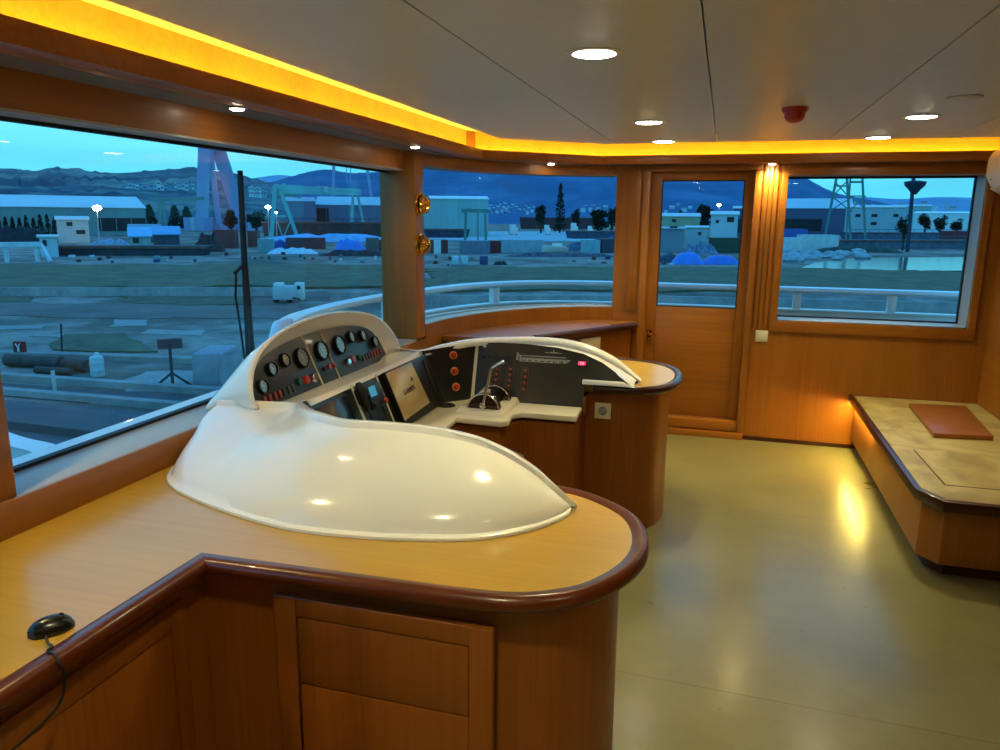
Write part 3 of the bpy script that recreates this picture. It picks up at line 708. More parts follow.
lv = MB()
pv = V((tc.x+.004, 3.412, tc.z+.03)); tp = onpl(491.3, 369, V((0, 3.412, 0)), V((0, 1, 0)))
lv.lathe([(.016, -.004), (.016, .008), (.010, .012)], pv, (0, -1, 0), 16)
lv.tube([pv+V((0, -.004, 0)), pv.lerp(tp, .5)+V((0, -.004, 0)), tp+V((0, -.004, 0))], [.0085, .0075, .008], 10)
lv.tube([tp+V((0, -.006, 0)), tp+V((.010, .05, .008)), tp+V((.022, .12, .012))], [.0075, .0085, .011], 10)
lv.ball(tp+V((.022, .12, .012)), .0125)
lv.build('lever', M['chrome'], TO)
l2 = MB(); l2.tube([V((tc.x-.02, 3.64, tc.z+.07)), V((tc.x-.028, 3.64, tc.z+.10))], .006, 8); l2.build('lever', M['chrome'], TO)

# ---- radio hung on the dash panel (lifts off its bracket)
RD = thing('marine_radio', 'black radio set with a cyan screen and a hanging handset on the dark dash panel', 'radio', cen(2.86, .80, .002))
rb = MB(); rb.ext([cen(2.825, .83, .003), cen(2.955, .83, .003), cen(2.955, .925, .003), cen(2.825, .925, .003)], CN*.028); rb.build('body', M['black'], RD, bev=.004)
q = [onpl(x, y, CP+CN*.033, CN) for x, y in ((368.3, 387.5), (374.2, 385), (377.8, 394.5), (371.8, 397.3))]
MB().ext(q, -CN*.003).build('screen', emit('cyan_screen', (.10, .45, .62), .55), RD)
MB().lathe([(.010, 0), (.010, .010), (.008, .013)], cen(2.945, .842, .031), CN, 14).build('distress_key', M['redp'], RD)
MB().lathe([(.008, 0), (.008, .012)], cen(2.838, .842, .031), CN, 14).build('knob', M['black'], RD)
hs = MB(); rows = []
for k in range(9):
    z = .955-.115*k/8; w_ = [.010, .018, .022, .022, .019, .017, .016, .015, .009][k]; d_ = [.010, .018, .022, .021, .018, .016, .015, .013, .008][k]
    cc = cen(2.772, z, .034); rows.append([cc+V((0, 1, 0))*w_*cos(2*pi*j/14)+CN*d_*sin(2*pi*j/14) for j in range(14)])
hs.rows(rows, True, False, True); hs.build('handset', M['rubber'], RD)
cd_ = MB(); pts = [cen(2.772, .843, .034), cen(2.775, .80, .03), cen(2.80, .755, .016), cen(2.84, .74, .016), cen(2.90, .752, .016), cen(2.93, .79, .014), cen(2.925, .83, .016)]
cd_.tube(cat_rom([tuple(p) for p in pts], 6), .0045, 8); cd_.build('cord', M['rubber'], RD)
br = MB(); br.ext([cen(2.757, .87, .009), cen(2.787, .87, .009), cen(2.787, .93, .009), cen(2.757, .93, .009)], CN*.012); br.build('handset_hook', M['chrome'], RD)
# ================================================================== SMALL THINGS INSIDE
# computer mouse and its cord
mo = V((-1.289, 1.099, TZ+.001)); ma = radians(62)
t = thing('computer_mouse', 'black computer mouse lying near the worktop edge', 'mouse', mo)
mx, my = V((cos(ma), sin(ma), 0)), V((-sin(ma), cos(ma), 0))
rows = []
for i in range(15):
    s = -1+2*i/14; w_ = .027*max(0, 1-abs(s)**2.6)**.5*(1+.08*s); hh = .030*max(0, 1-abs(s*.98+.06)**2.4)**.55
    rows.append([mo+mx*(.044*s)+my*(w_*cos(pi*k/10))+V((0, 0, .003+hh*sin(pi*k/10))) for k in range(11)]+[mo+mx*(.044*s)-my*w_+V((0, 0, 0)), mo+mx*(.044*s)+my*w_+V((0, 0, 0))])
MB().rows(rows, True, False, True).build('mouse_body', plain('glossy_black', '#0c0c0e', .28, 0, .2, 0), t)
MB().lathe([(.005, -.003), (.006, 0), (.005, .003)], mo+mx*.020+V((0, 0, .027)), my, 14).build('scroll_wheel', M['black'], t)
p = []
for x, y, z in ((46, 637, .817), (48, 643, .814), (52, 646.5, .811)): q = onz(x, y, z); p.append(tuple(q))
xe = -1.181
yq = onx(62, 660, xe).y
p += [(-1.222, yq+.006, .8095), (-1.205, yq+.002, .8095), (-1.190, yq-.002, .8045), (-1.1815, yq-.006, .792)]
for x, y in ((64, 672), (64, 690), (58, 706), (44, 722), (20, 744), (5, 756)):
    q = onx(x, y, xe); p.append((xe, q.y, q.z))
MB().tube(cat_rom(p, 6), .0026, 8).build('cord', M['rubber'], t)
# brass wall lamps on the pillar
def brass_lamp(px, py, lab):
    c = onx(px-5, py, XI+.002); n = V((1, 0, 0)); c = V((XI+.001, 4.345, c.z))
    e = thing('wall_lamp', lab, 'lamp', c, 'brass lamps on the pillar')
    MB().lathe([(.0, 0), (.066, 0), (.069, .006), (.062, .012), (.040, .014), (.0, .014)], c, n, 28).build('back_plate', M['brass'], e)
    MB().lathe([(.040, .012), (.060, .020), (.064, .026), (.060, .032)], c, n, 28).build('cage_ring', M['brass'], e)
    b = MB(); rows = []
    for i in range(9):
        a = pi/2*i/8; rows.append([c+n*(.024+.034*sin(a))+(V((0, 1, 0))*cos(2*pi*j/20)+V((0, 0, 1))*sin(2*pi*j/20))*max(.054*cos(a), 1e-4) for j in range(20)])
    b.rows(rows, True); b.build('lens', plain('amber_glass', '#c98a3a', .05, .6, 1, .15, 60), e)
    g = MB()
    for k in range(3):
        a = pi*k/3; u = V((0, cos(a), sin(a))); g.tube([c+n*(.026+.038*sin(pi*q/12))+u*.060*cos(pi*q/12) for q in range(13)], .0042, 6)
    g.build('guard', M['brass'], e)
brass_lamp(421, 204, 'upper brass caged lamp on the pillar between the front windows')
brass_lamp(421, 245, 'lower brass caged lamp on the pillar between the front windows')
# settee base on the right
BT = .40
t = thing('bench', 'low veneer bench base with a dusty board top and dark edge on the right', 'bench', (1.4, 4.8, 0))
MB().prism([(.985, 3.80), (1.06, 3.70), (1.768, 3.70), (1.768, 5.806), (.985, 5.806)], .075, .358).build('body', M['wall'], t, bev=.002)
MB().prism([(1.035, 3.85), (1.10, 3.77), (1.768, 3.77), (1.768, 5.80), (1.035, 5.80)], 0, .0745).build('plinth', M['dtrim'], t)
be = [(1.768, 3.637), (1.036, 3.637), (.944, 3.79), (.944, 5.806)]
def dusty():
    m, N, L, P = newmat('dusty_board'); P.inputs['Roughness'].default_value = .45
    t = N.new('ShaderNodeTexCoord'); z = N.new('ShaderNodeTexNoise'); z.inputs['Scale'].default_value = 5; z.inputs['Detail'].default_value = 8; z.inputs['Distortion'].default_value = .6
    r = N.new('ShaderNodeValToRGB'); r.color_ramp.elements[0].position = .33; r.color_ramp.elements[1].position = .62
    r.color_ramp.elements[0].color = lin('#8f7c46'); r.color_ramp.elements[1].color = lin('#b7a568')
    L.new(t.outputs['Object'], z.inputs[0]); L.new(z.outputs['Fac'], r.inputs[0]); L.new(r.outputs[0], P.inputs['Base Color']); return m
MB().prism([(1.768, 3.66), (1.046, 3.66), (.967, 3.795), (.967, 5.806), (1.768, 5.806)], .359, BT).build('top', dusty(), t)
mb = MB(); edge_trim(mb, be[::-1], BT, .042, .024)
mb = MB(); pth = [(.967, 5.806), (.967, 3.795), (1.046, 3.66), (1.768, 3.66)]
mb.sweep(pth, [(.0, BT-.0445), (.018, BT-.0445), (.024, BT-.02), (.020, BT+.004), (.008, BT+.010), (-.006, BT+.008), (-.006, BT+.0005), (0, BT)])
mb.build('edge_trim', M['dtrim'], t)
hl = MB(); o = [(1.089, 4.481), (1.101, 3.901), (1.70, 3.905)]
for a, b in zip(o[:-1], o[1:]): hl.bar((*a, BT+.0008), (*b, BT+.0008), .007, .0016)
hl.build('hatch_line', plain('dark_groove', '#4a3a1e', .7), t)
tag(MB().box((.968, 5.05, .3510), (.980, 5.79, .3585)).build('light_strip', emit('amber_led_low', (1, .76, .16), 170)), 'amber light strip tucked below the bench edge near the far wall', 'light strip')
bd = [onz(x, y, BT+.03) for x, y in ((909, 403), (966, 405.5), (994, 436), (934, 433))]
MBd = MB(); MBd.ext([(p.x, p.y, BT+.001) for p in bd], (0, 0, .028))
tag(MBd.build('board', plain('orange_brown_board', '#8a5018', .45, 0, .1, .08, 12), bev=.004), 'orange-brown board lying on the bench top', 'board')
def lamp(x, y, z, watts, cone, blend, rad, col, par):
    l = bpy.data.lights.new('lamp', 'SPOT'); l.energy = watts; l.spot_size = radians(cone); l.spot_blend = blend; l.shadow_soft_size = rad; l.color = col
    o = bpy.data.objects.new('lamp', l); COL.objects.link(o); o.parent = par; o.location = V((x, y, z))-world_loc(par)
# ceiling lights
LS = [(-.415, 2.412), (-.415, 4.146), (-.417, 5.18), (.876, 4.212), (.857, 5.20)]
LL = ['round ceiling light nearest above the console', 'round ceiling light in the middle of the row above the far console end', 'round ceiling light at the far end of the row beside the door',
      'larger of the two round ceiling lights above the bench', 'round ceiling light by the cove above the right window']
LX = [(-.415, .68), (.876, .68), (.876, -1.1), (-.415, -1.1)]
def ceiling_light(x, y, lab):
    e = thing('ceiling_light', lab, 'ceiling light', (x, y, 2.14), 'round lights in the ceiling boards')
    MB().lathe([(.085, 0), (.085, .003), (.072, .006), (.065, .004), (.065, 0)], (x, y, 2.1399), (0, 0, -1), 36).build('rim', M['whitep'], e)
    MB().lathe([(0, .011), (.030, .010), (.055, .007), (.066, .004), (.066, .0005)], (x, y, 2.1399), (0, 0, -1), 36).build('lens', M['lamp'], e)
    lamp(x, y, 2.122, 60, 116, 1.0, .06, (1, .88, .44), e)
for (x, y), l in zip(LS, LL): ceiling_light(x, y, l)
for x, y in LX: ceiling_light(x, y, 'round ceiling light behind the camera, one of four')
SPX = [(-1.725, 2.476), (-1.68, 4.03), (-1.235, 5.50), (.29, 5.75)]
SPL = ['small soffit spotlight above the large left window', 'small soffit spotlight by the pillar with brass lamps', 'small soffit spotlight above the curved window', 'small soffit spotlight lighting the pillar beside the door']
for (x, y), l in zip(SPX + [(-1.715, 1.22)], SPL + ['small soffit spotlight above the pillar at the left end of the front window']):
    e = thing('spotlight', l, 'spotlight', (x, y, 2.03), 'small spots in the soffit')
    MB().lathe([(.040, 0), (.040, .003), (.032, .006), (.027, .003), (.027, 0)], (x, y, 2.0303), (0, 0, -1), 24).build('rim', M['chrome'], e)
    MB().lathe([(0, .011), (.014, .010), (.024, .006), (.026, .003), (.026, .0005)], (x, y, 2.0303), (0, 0, -1), 24).build('lens', M['spotl'], e)
    wide = 'pillar beside the door' in l or 'pillar at the left' in l
    lamp(x, y, 2.012, 26 if wide else 7, 150 if wide else 100, 1.0, .02, (1, .82, .36), e)
# smoke detector, flush speaker, small disc
e = thing('smoke_detector', 'red smoke detector dome on the ceiling', 'smoke detector', (.269, 3.769, 2.14))
MB().lathe([(.058, 0), (.058, .012), (.050, .022)], (.269, 3.769, 2.1399), (0, 0, -1), 28).build('base', M['redp'], e)
MB().lathe([(.046, .022), (.044, .042), (.034, .058), (.016, .066), (0, .067)], (.269, 3.769, 2.1399), (0, 0, -1), 28).build('dome', plain('orange_red_dome', '#c23a1c', .3, 0, .3, .03), e)
e = thing('ceiling_speaker', 'flat round grey speaker cover flush in the ceiling', 'speaker', (.90, 3.61, 2.14))
MB().lathe([(.066, 0), (.066, .003), (.060, .004)], (.90, 3.61, 2.1399), (0, 0, -1), 36).build('rim', M['alu'], e)
MB().lathe([(.060, .0025), (.058, .004), (0, .005)], (.90, 3.61, 2.1399), (0, 0, -1), 36).build('cover', plain('ceiling_grey', '#cfcbbc', .4, .2, 0, .05), e)
# air conditioner on the aft wall
AY0, AY1, AX = 4.70, 5.57, 1.56
e = thing('air_conditioner', 'white air conditioner high on the wall at the right edge', 'air conditioner', (1.7, 4.7, 1.82))
pr = [(1.768, 1.83), (1.66, 1.815), (AX+.035, 1.86), (AX, 1.93), (AX+.004, 2.03), (AX+.03, 2.075), (1.768, 2.085)]
MB().ext([(x, AY0, z) for x, z in pr], (0, AY1-AY0, 0)).build('housing', M['whitep'], e, bev=.008)
MB().ext([(AX+.030, AY0+.03, 1.852), (1.655, AY0+.03, 1.811), (1.655, AY0+.03, 1.806), (AX+.026, AY0+.03, 1.846)], (0, AY1-AY0-.06, 0)).build('louvre', M['plate'], e)
MB().lathe([(.005, 0), (.005, .003)], (AX+.002, AY1-.12, 1.90), (-1, 0, 0), 10).build('indicator', M['black'], e)
MB().box((1.7605, AY0+.05, 1.84), (1.769, AY1-.05, 2.07)).build('wall_mount', M['alu'], e)

# ================================================================== OUTSIDE THE GLASS, ON THE SHIP
# wiper in front of the large window
e = thing('windscreen_wiper', 'tall black wiper arm outside the large front window', 'wiper', (-2.05, 2.93, .9))
MB().tube([(-2.055, 2.955, .88), (-2.06, 2.95, 1.05), (-2.058, 2.938, 1.45), (-2.05, 2.935, 1.84)], [.017, .016, .014, .012], 8).build('arm', M['rubber'], e)
w = MB(); w.obox((-2.052, 2.895, 1.02), (.018, 0, 0), (0, .016, 0), (0, .022, .80)); w.build('blade', M['rubber'], e)
w = MB(); w.bar((-2.05, 2.85, 1.40), (-2.05, 2.93, 1.44), .012); w.tube([(-2.05, 2.86, 1.40), (-2.05, 2.845, 1.30), (-2.05, 2.87, 1.12), (-2.05, 2.89, .95)], .005, 6); w.build('hose', M['rubber'], e)
w = MB(); w.lathe([(.03, 0), (.03, .06)], (-2.08, 2.955, .87), (0, 0, 1), 14); w.box((-2.10, 2.93, .86), (-2.025, 2.98, .90)); w.build('pivot_mount', M['black'], e)
# bulwark rail curving round the bow corner of the deck house
RZ = 1.075
rail_pts = [(-2.31, 3.62), (-2.42, 3.97), (-2.475, 4.57), (-2.43, 5.24), (-2.31, 5.75), (-2.12, 6.30), (-1.78, 6.72), (-1.30, 6.93), (-.80, 6.99), (0, 7.0), (1.0, 7.0), (2.2, 7.0), (3.2, 7.0)]
RP = cat_rom(rail_pts, 6)
e = thing('bulwark', 'white painted ship rail running round outside the curved window, door and right window', 'rail', (-1.5, 6.5, .2))
RP2 = [(p[0], p[1]) for p in RP]
mb = MB(); mb.sweep(RP2, [(.05, RZ-.045), (.06, RZ-.03), (.055, RZ-.005), (.02, RZ), (-.04, RZ), (-.06, RZ-.01), (-.062, RZ-.035), (-.05, RZ-.047)]); mb.build('top_rail', M['rail'], e)
mb = MB(); mb.sweep(RP2, [(.02, -.5), (.03, .868), (.05, .872), (.05, .885), (-.05, .885), (-.05, .872), (-.02, .868), (-.02, -.5)]); mb.build('plating', M['rail'], e)
mb = MB(); s0 = V((RP2[0][0], RP2[0][1], 0)); mb.tube([s0+V((0, .05, RZ-.024)), s0+V((.0, -.04, RZ-.03)), s0+V((.02, -.10, RZ-.075)), s0+V((.03, -.13, RZ-.2)), s0+V((.03, -.14, -.4))], .045, 10); mb.build('end_post', M['rail'], e)
import bisect
def along(d):
    acc = 0
    for a, b in zip(RP2[:-1], RP2[1:]):
        L = (V(b)-V(a)).length
        if acc+L >= d: q = (d-acc)/L; p = V(a).lerp(V(b), q); return p, (V(b)-V(a)).normalized()
        acc += L
    return V(RP2[-1]), (V(b)-V(a)).normalized()
def near_d(x, y):
    best = None; acc = 0
    for a, b in zip(RP2[:-1], RP2[1:]):
        d = (V(a)-V((x, y))).length
        if best is None or d < best[0]: best = (d, acc)
        acc += (V(b)-V(a)).length
    return best[1]
for x, y in ((-2.43, 5.24), (-1.95, 6.52), (.58, 7.0), (1.30, 7.0), (2.05, 7.0), (-.16, 7.4)):
    if y > 7.1: continue
    p, tt = along(near_d(x, y)); n = V((tt.y, -tt.x))
    b = MB(); b.obox((p.x-tt.x*.033-n.x*.04, p.y-tt.y*.033-n.y*.04, .886), (tt.x*.066, tt.y*.066, 0), (n.x*.08, n.y*.08, 0), (0, 0, RZ-.934)); b.build('rail_post', M['rail'], e, bev=.006)
# near end of the fore bulwark, seen low at the bottom left of the large window
q = [onz(x, y, .75) for x, y in ((4, 440), (14, 442), (28, 447), (48, 449))]
b = MB(); pth = cat_rom([(-2.9, 2.30), (-2.70, 2.24), (-2.50, 2.20), (-2.40, 2.12), (-2.37, 2.0), (-2.40, 1.6), (-2.46, .9)], 5)
b.sweep([(p[0], p[1]) for p in pth], [(.02, -.5), (.03, .72), (.05, .75), (-.05, .75), (-.03, .72), (-.02, -.5)])
tag(b.build('bulwark', M['rail']), 'short curved white bulwark end low outside the left end of the front window', 'rail')
# side deck
struct(MB().prism([(-2.3, 3.6), (-2.42, 4.6), (-2.3, 5.7), (-1.75, 6.7), (-.8, 6.97), (3.3, 6.98), (3.3, 5.96), (-.8, 5.96), (-1.7, 5.7), (-2.02, 4.6), (-2.02, 3.6)], -.30, -.22).build('floor_deck', plain('grey_deck', '#6c7376', .7, 0, 0, .1)))
struct(MB().prism([(-2.95, YB), (-2.95, 2.28), (-2.4, 2.2), (-2.4, 3.6), (-2.02, 3.6), (-2.02, YB)], -.30, -.22).build('floor_deck.001', plain('grey_deck2', '#5c6568', .7, 0, 0, .1)))
# ================================================================== THE SHIPYARD BEYOND
G = -6.35
def at(px, py, d): r = ray(px, py); return CAM + r*(d/sqrt(r.x*r.x+r.y*r.y))
def gr(px, py): return onz(px, py, G)
def gd(px, py): p = gr(px, py); return sqrt(p.x**2+p.y**2)
def gpt(px, d): p = at(px, 220, d); return V((p.x, p.y, G))
O = {}
def om(n, col, rough=.8, var=.2, scale=1.0, metal=0):
    if n not in O: O[n] = plain(n, col, rough, metal, 0, var, scale)
    return O[n]
def ground_mat():
    m, N, L, P = newmat('yard_earth'); P.inputs['Roughness'].default_value = .85
    t = N.new('ShaderNodeTexCoord'); z = N.new('ShaderNodeTexNoise'); z.inputs['Scale'].default_value = .07; z.inputs['Detail'].default_value = 10; z.inputs['Roughness'].default_value = .68
    r = N.new('ShaderNodeValToRGB'); e = r.color_ramp.elements
    e[0].position = .34; e[0].color = lin('#383a30'); e[1].position = .47; e[1].color = lin('#625c50'); q = e.new(.56); q.color = lin('#8f8a80'); q = e.new(.64); q.color = lin('#565a42'); q = e.new(.74); q.color = lin('#a09a90')
    L.new(t.outputs['Object'], z.inputs[0]); L.new(z.outputs['Fac'], r.inputs[0]); L.new(r.outputs[0], P.inputs['Base Color']); return m
def grass_mat(n, a, b, sc=.35):
    m, N, L, P = newmat(n); P.inputs['Roughness'].default_value = .95
    t = N.new('ShaderNodeTexCoord'); z = N.new('ShaderNodeTexNoise'); z.inputs['Scale'].default_value = sc; z.inputs['Detail'].default_value = 12; z.inputs['Roughness'].default_value = .75
    r = N.new('ShaderNodeValToRGB'); e = r.color_ramp.elements; e[0].position = .33; e[0].color = lin(a); e[1].position = .66; e[1].color = lin(b)
    L.new(t.outputs['Object'], z.inputs[0]); L.new(z.outputs['Fac'], r.inputs[0]); L.new(r.outputs[0], P.inputs['Base Color']); return m
gm = ground_mat()
struct(MB().box((-2600, -300, G-1.5), (1800, 3400, G-.02)).build('ground', gm))
def patch(name, px, mat, h=.06, kind='structure', label=None, cat=None):
    """flat patch of ground, outline given as picture points on the ground plane"""
    p = [gr(x, y) for x, y in px]; rn = random.Random(int(px[0][0]*7+px[0][1])); q = []
    if name not in ('water', 'ground.007', 'ground.008'):       # ragged outline
        for a, b in zip(p, p[1:]+p[:1]):
            k = max(3, min(14, int((b-a).length/2)))
            for i in range(k): c = a.lerp(b, i/k); j = min(2.2, (b-a).length*.06); q.append(c+V((rn.uniform(-j, j), rn.uniform(-j, j), 0)))
        p = q
    o = MB().prism([(q.x, q.y) for q in p], G-.05, G+h).build(name, mat)
    if kind == 'structure': o['kind'] = kind
    else: tag(o, label, cat, None, kind)
    return o
GRD = grass_mat('dry_grass', '#3c4030', '#6d6b48', .30)
GRG = grass_mat('green_grass', '#3a4230', '#66694a', .45)
EARTH = grass_mat('bare_earth', '#4d4940', '#77706a', .2)
CON = grass_mat('old_concrete', '#6f726f', '#a0a29c', .25)
patch('grass', [(-40, 288), (-40, 266), (395, 266), (395, 288)], GRD, .25, 'stuff', 'dry brown-green grass band across the yard beyond the low wall', 'grass')
patch('grass', [(425, 292), (425, 268), (760, 268), (1000, 274), (1000, 292)], GRD, .22, 'stuff', 'dry grass behind the ship rail outside the curved window and door', 'grass')
patch('grass', [(125, 303), (125, 296.5), (250, 297), (250, 304), (190, 306)], GRG, .08, 'stuff', 'strip of green weeds at the foot of the low concrete wall', 'grass')
patch('grass', [(-20, 303), (-20, 297), (30, 297), (32, 302)], GRG, .08, 'stuff', 'small green weed patch at the left end of the low wall', 'grass')
patch('grass', [(48, 350), (62, 335), (118, 334), (160, 352), (100, 353)], GRG, .08, 'stuff', 'green weed patch behind the pale barrel', 'grass')
patch('ground.001', [(-30, 331), (-30, 326), (45, 326.5), (40, 329)], CON, .05)
patch('ground.002', [(110, 327), (115, 320), (150, 320), (146, 326)], CON, .05)
patch('ground.003', [(140, 334), (148, 330), (205, 331), (200, 336)], CON, .05)
patch('ground.004', [(30, 337), (34, 334.5), (80, 335), (78, 338)], CON, .05)
patch('ground.005', [(120, 382), (150, 372), (230, 372), (230, 392), (130, 392)], CON, .05)
patch('ground.006', [(-40, 316), (-40, 303), (250, 306), (300, 306), (300, 318), (120, 318)], EARTH, .04)
def wallseg(name, a, b, h, th, mat, kind='structure', label=None, cat=None, z0=None):
    p, q = gr(*a), gr(*b); d = (q-p).normalized(); n = V((-d.y, d.x, 0))
    if n.dot(p-CAM) < 0: n = -n
    o = MB().obox(p-V((0, 0, .05)) if z0 is None else V((p.x, p.y, z0)), q-p, n*th, (0, 0, h+.05)).build(name, mat)
    if kind == 'structure': o['kind'] = kind
    else: tag(o, label, cat)
    return o
WALLC = grass_mat('weathered_wall', '#76797a', '#a7aaa6', .5)
wallseg('wall_yard', (-30, 296), (300, 296), .85, .35, WALLC)
wallseg('wall_yard.001', (330, 303), (440, 303), 1.0, .35, WALLC)
wallseg('wall_yard.002', (425, 313), (640, 313), 1.5, .4, WALLC)
wallseg('wall_yard.003', (640, 313), (1000, 322), 1.5, .4, WALLC)
# the dry dock edge in the foreground: kerbs, trench and dock wall
wallseg('kerb', (-30, 356), (320, 368), .28, .8, CON)
wallseg('kerb.001', (-30, 378), (330, 404), .3, .5, CON)
wallseg('kerb.002', (-40, 392), (330, 424), .3, .45, CON)
DOCK = grass_mat('dock_wall', '#3c4144', '#5f6466', .6)
patch('ground.007', [(-60, 470), (-60, 395), (330, 428), (330, 520)], DOCK, .03)
wallseg('kerb.003', (-40, 424), (330, 470), .35, 2.0, om('dock_dark', '#3d4448'))
patch('ground.008', [(-60, 391), (-60, 379), (320, 406), (320, 422)], om('trench', '#3f4346'), .03)
# yard items near the dock
def ybox(name, label, cat, pxl, pxr, pyb, pyt, depth, mat, group=None, bev=.05, build=True):
    """a box standing on the ground, its front bottom edge from pxl to pxr on row pyb, its top on row pyt"""
    p, q = gr(pxl, pyb), gr(pxr, pyb); d = q-p; n = V((-d.y, d.x, 0)).normalized()
    if n.dot(p-CAM) < 0: n = -n
    dist = sqrt(((p+q)/2).x**2+((p+q)/2).y**2); h = at((pxl+pxr)/2, pyt, dist).z-G
    mb = MB().obox(p, d, n*depth, (0, 0, h))
    if not build: return p, d, n, h
    o = mb.build(name, mat, bev=bev); tag(o, label, cat, group); return o
# sign board with a letter
p, d, n, h = ybox('x', '', '', 14.5, 26.5, 357, 341.5, .1, None, build=False)
t = thing('sign_board', 'dark red sign board with a white letter Y by the dock edge', 'sign', p)
RS = om('red_board', '#7a1a22', .5, .1)
MB().obox(p+V((0, 0, h*.25)), d, n*.10, (0, 0, h*.75)).build('board', RS, t)
b = MB(); b.obox(p+d*.1, d*.08, n*.1, (0, 0, h*.3)); b.build('leg', om('dark_post', '#2c2c2c'), t)
b = MB(); b.obox(p+d*.82, d*.08, n*.1, (0, 0, h*.3)); b.build('leg', om('dark_post', '#2c2c2c'), t)
du, dv = d.normalized(), V((0, 0, 1)); c = p+d*.42+V((0, 0, h*.62))-n*.02; wl = om('white_letter', '#d8d8d0', .6, .03); L0 = h*.26
b = MB(); b.bar(c, c-du*L0*.55+dv*L0, .12, .04); b.bar(c, c+du*L0*.55+dv*L0, .12, .04); b.bar(c, c-dv*L0, .12, .04); b.build('letter', wl, t)
# T-shaped board on a post with braces
p = gr(173, 388); t = thing('sign_board', 'dark long board on a single braced post beside the covered crates', 'sign', p)
dd = sqrt(p.x**2+p.y**2); a, b_ = at(157, 340.5, dd), at(182, 339.5, dd); u = (b_-a).normalized(); n = V((-u.y, u.x, 0))
MB().obox(V((a.x, a.y, a.z-.42)), V((b_.x-a.x, b_.y-a.y, 0)), n*.3, (0, 0, .45)).build('board', om('rust_board', '#54343a', .7), t)
top = at(169.5, 344, dd); MB().bar(p, V((p.x+(top.x-p.x)*.9, p.y+(top.y-p.y)*.9, top.z)), .14).build('post', om('dark_post', '#2c2c2c'), t)
b = MB(); m_ = p.lerp(top, .35); b.bar(p+u*-.9, m_, .10); b.bar(p+u*.9, m_, .10); b.build('brace', om('dark_post', '#2c2c2c'), t)
# pale barrel
p = gr(98, 376); dd = gd(98, 376); t = thing('barrel', 'pale plastic barrel standing on the dock edge', 'barrel', p)
w_ = 11.0/750*dd/2*1.05; hh = at(98, 356, dd).z-G
MB().lathe([(w_*.96, 0), (w_, .1), (w_, hh*.3), (w_*1.04, hh*.33), (w_, hh*.36), (w_, hh*.64), (w_*1.04, hh*.67), (w_, hh*.7), (w_*.97, hh*.95), (w_*.8, hh)], p, (0, 0, 1), 20).build('drum_body', om('pale_plastic', '#a9c0c4', .5, .06), t)
MB().lathe([(w_*.3, 0), (w_*.3, .18), (w_*.2, .2)], p+V((0.05, 0, hh)), (0, 0, 1), 12).build('cap', wl, t)
# covered crates
p, d, n, h = ybox('x', '', '', 193, 231, 386, 353, 2.6, None, build=False)
t = thing('covered_crate', 'large crate stack under a grey-blue cover near the wiper foot', 'crate', p); TARP = om('grey_tarp', '#8d9096', .8, .12, 1.5)
b = MB(); b.obox(p, d*.80, n*2.6, (0, 0, h*.98)); b.obox(p-d*.03+n*.05, d*.86, n*2.7, (0, 0, h*.12)); b.build('crate_body', TARP, t, bev=.12)
b = MB(); b.rows([[p+d*.72-n*.05, p+d*.72-n*.05+V((0, 0, h*1.0))], [p+d*.85-n*.35, p+d*.84-n*.1+V((0, 0, h*.92))], [p+d*1.0+n*.5, p+d*.98+n*.4+V((0, 0, h*.9))], [p+d*1.0+n*2.2, p+d*.95+n*2.1+V((0, 0, h*.9))]]); b.build('cover_flap', TARP, t)
# pipes in the trench
for i, (a, b_, rad, lab) in enumerate((((8, 366), (62, 369), .34, 'thick rusty pipe lying by the dock kerb, left of the pale barrel'), ((66, 370), (88, 372), .32, 'short dark pipe length just left of the pale barrel'), ((36, 373), (72, 375), .18, 'thin pipe lying on the dock kerb in front of the thick rusty pipe'))):
    p, q = gr(*a), gr(*b_); tag(MB().tube([p+V((0, 0, rad)), q+V((0, 0, rad))], rad, 12).build('pipe', om('rusty_pipe', '#46403c', .8, .4, 2)), lab, 'pipe')
b = MB(); p = gr(55, 392); b.bar(p, p+V((0, 0, 1.0)), .12); tag(b.build('mooring_post', om('pale_post', '#a9adad')), 'thin pale post at the edge of the dock trench', 'post')
b = MB(); p = gr(62, 352); b.bar(p, at(61, 324, gd(62, 352)), .10); tag(b.build('lamp_post', om('dark_post', '#2c2c2c')), 'thin dark pole standing in the weeds behind the barrel', 'pole')
# trailer with two pale tanks
p, d, n, h = ybox('x', '', '', 273, 297, 303, 285, 1.8, None, build=False)
t = thing('trailer', 'pale box trailer parked in the yard grass beyond the console', 'trailer', p); PT = om('pale_trailer', '#a7b9bd', .6, .08, 1)
MB().obox(p+V((0, 0, h*.18)), d*.82, n*1.8, (0, 0, h*.72)).build('box_body', PT, t, bev=.05)
MB().obox(p+d*.03+n*.2+V((0, 0, h*.9)), d*.35, n*1.2, (0, 0, h*.18)).build('top_unit', wl, t, bev=.04)
for k in (.12, .68): MB().lathe([(.26, 0), (.26, .22), (.15, .24)], p+d*k+V((0, 0, .26))+n*.1, n, 16).build('wheel', om('tyre', '#15161a'), t)
b = MB(); b.bar(p+d*.82+V((0, 0, .5)), p+d*1.12+V((0, 0, .35)), .12); b.build('tow_bar', om('dark_post', '#2c2c2c'), t)
p, d, n, h = ybox('x', '', '', 295, 303.5, 300, 283, 1.0, None, build=False)
t = thing('generator', 'small white cabinet with a dark vent beside the pale trailer', 'generator', p)
MB().obox(p, d, n*1.0, (0, 0, h)).build('cabinet_body', wl, t, bev=.05)
MB().obox(p+d*.3-n*.03+V((0, 0, h*.62)), d*.4, n*.05, (0, 0, h*.22)).build('vent', om('tyre', '#15161a'), t)
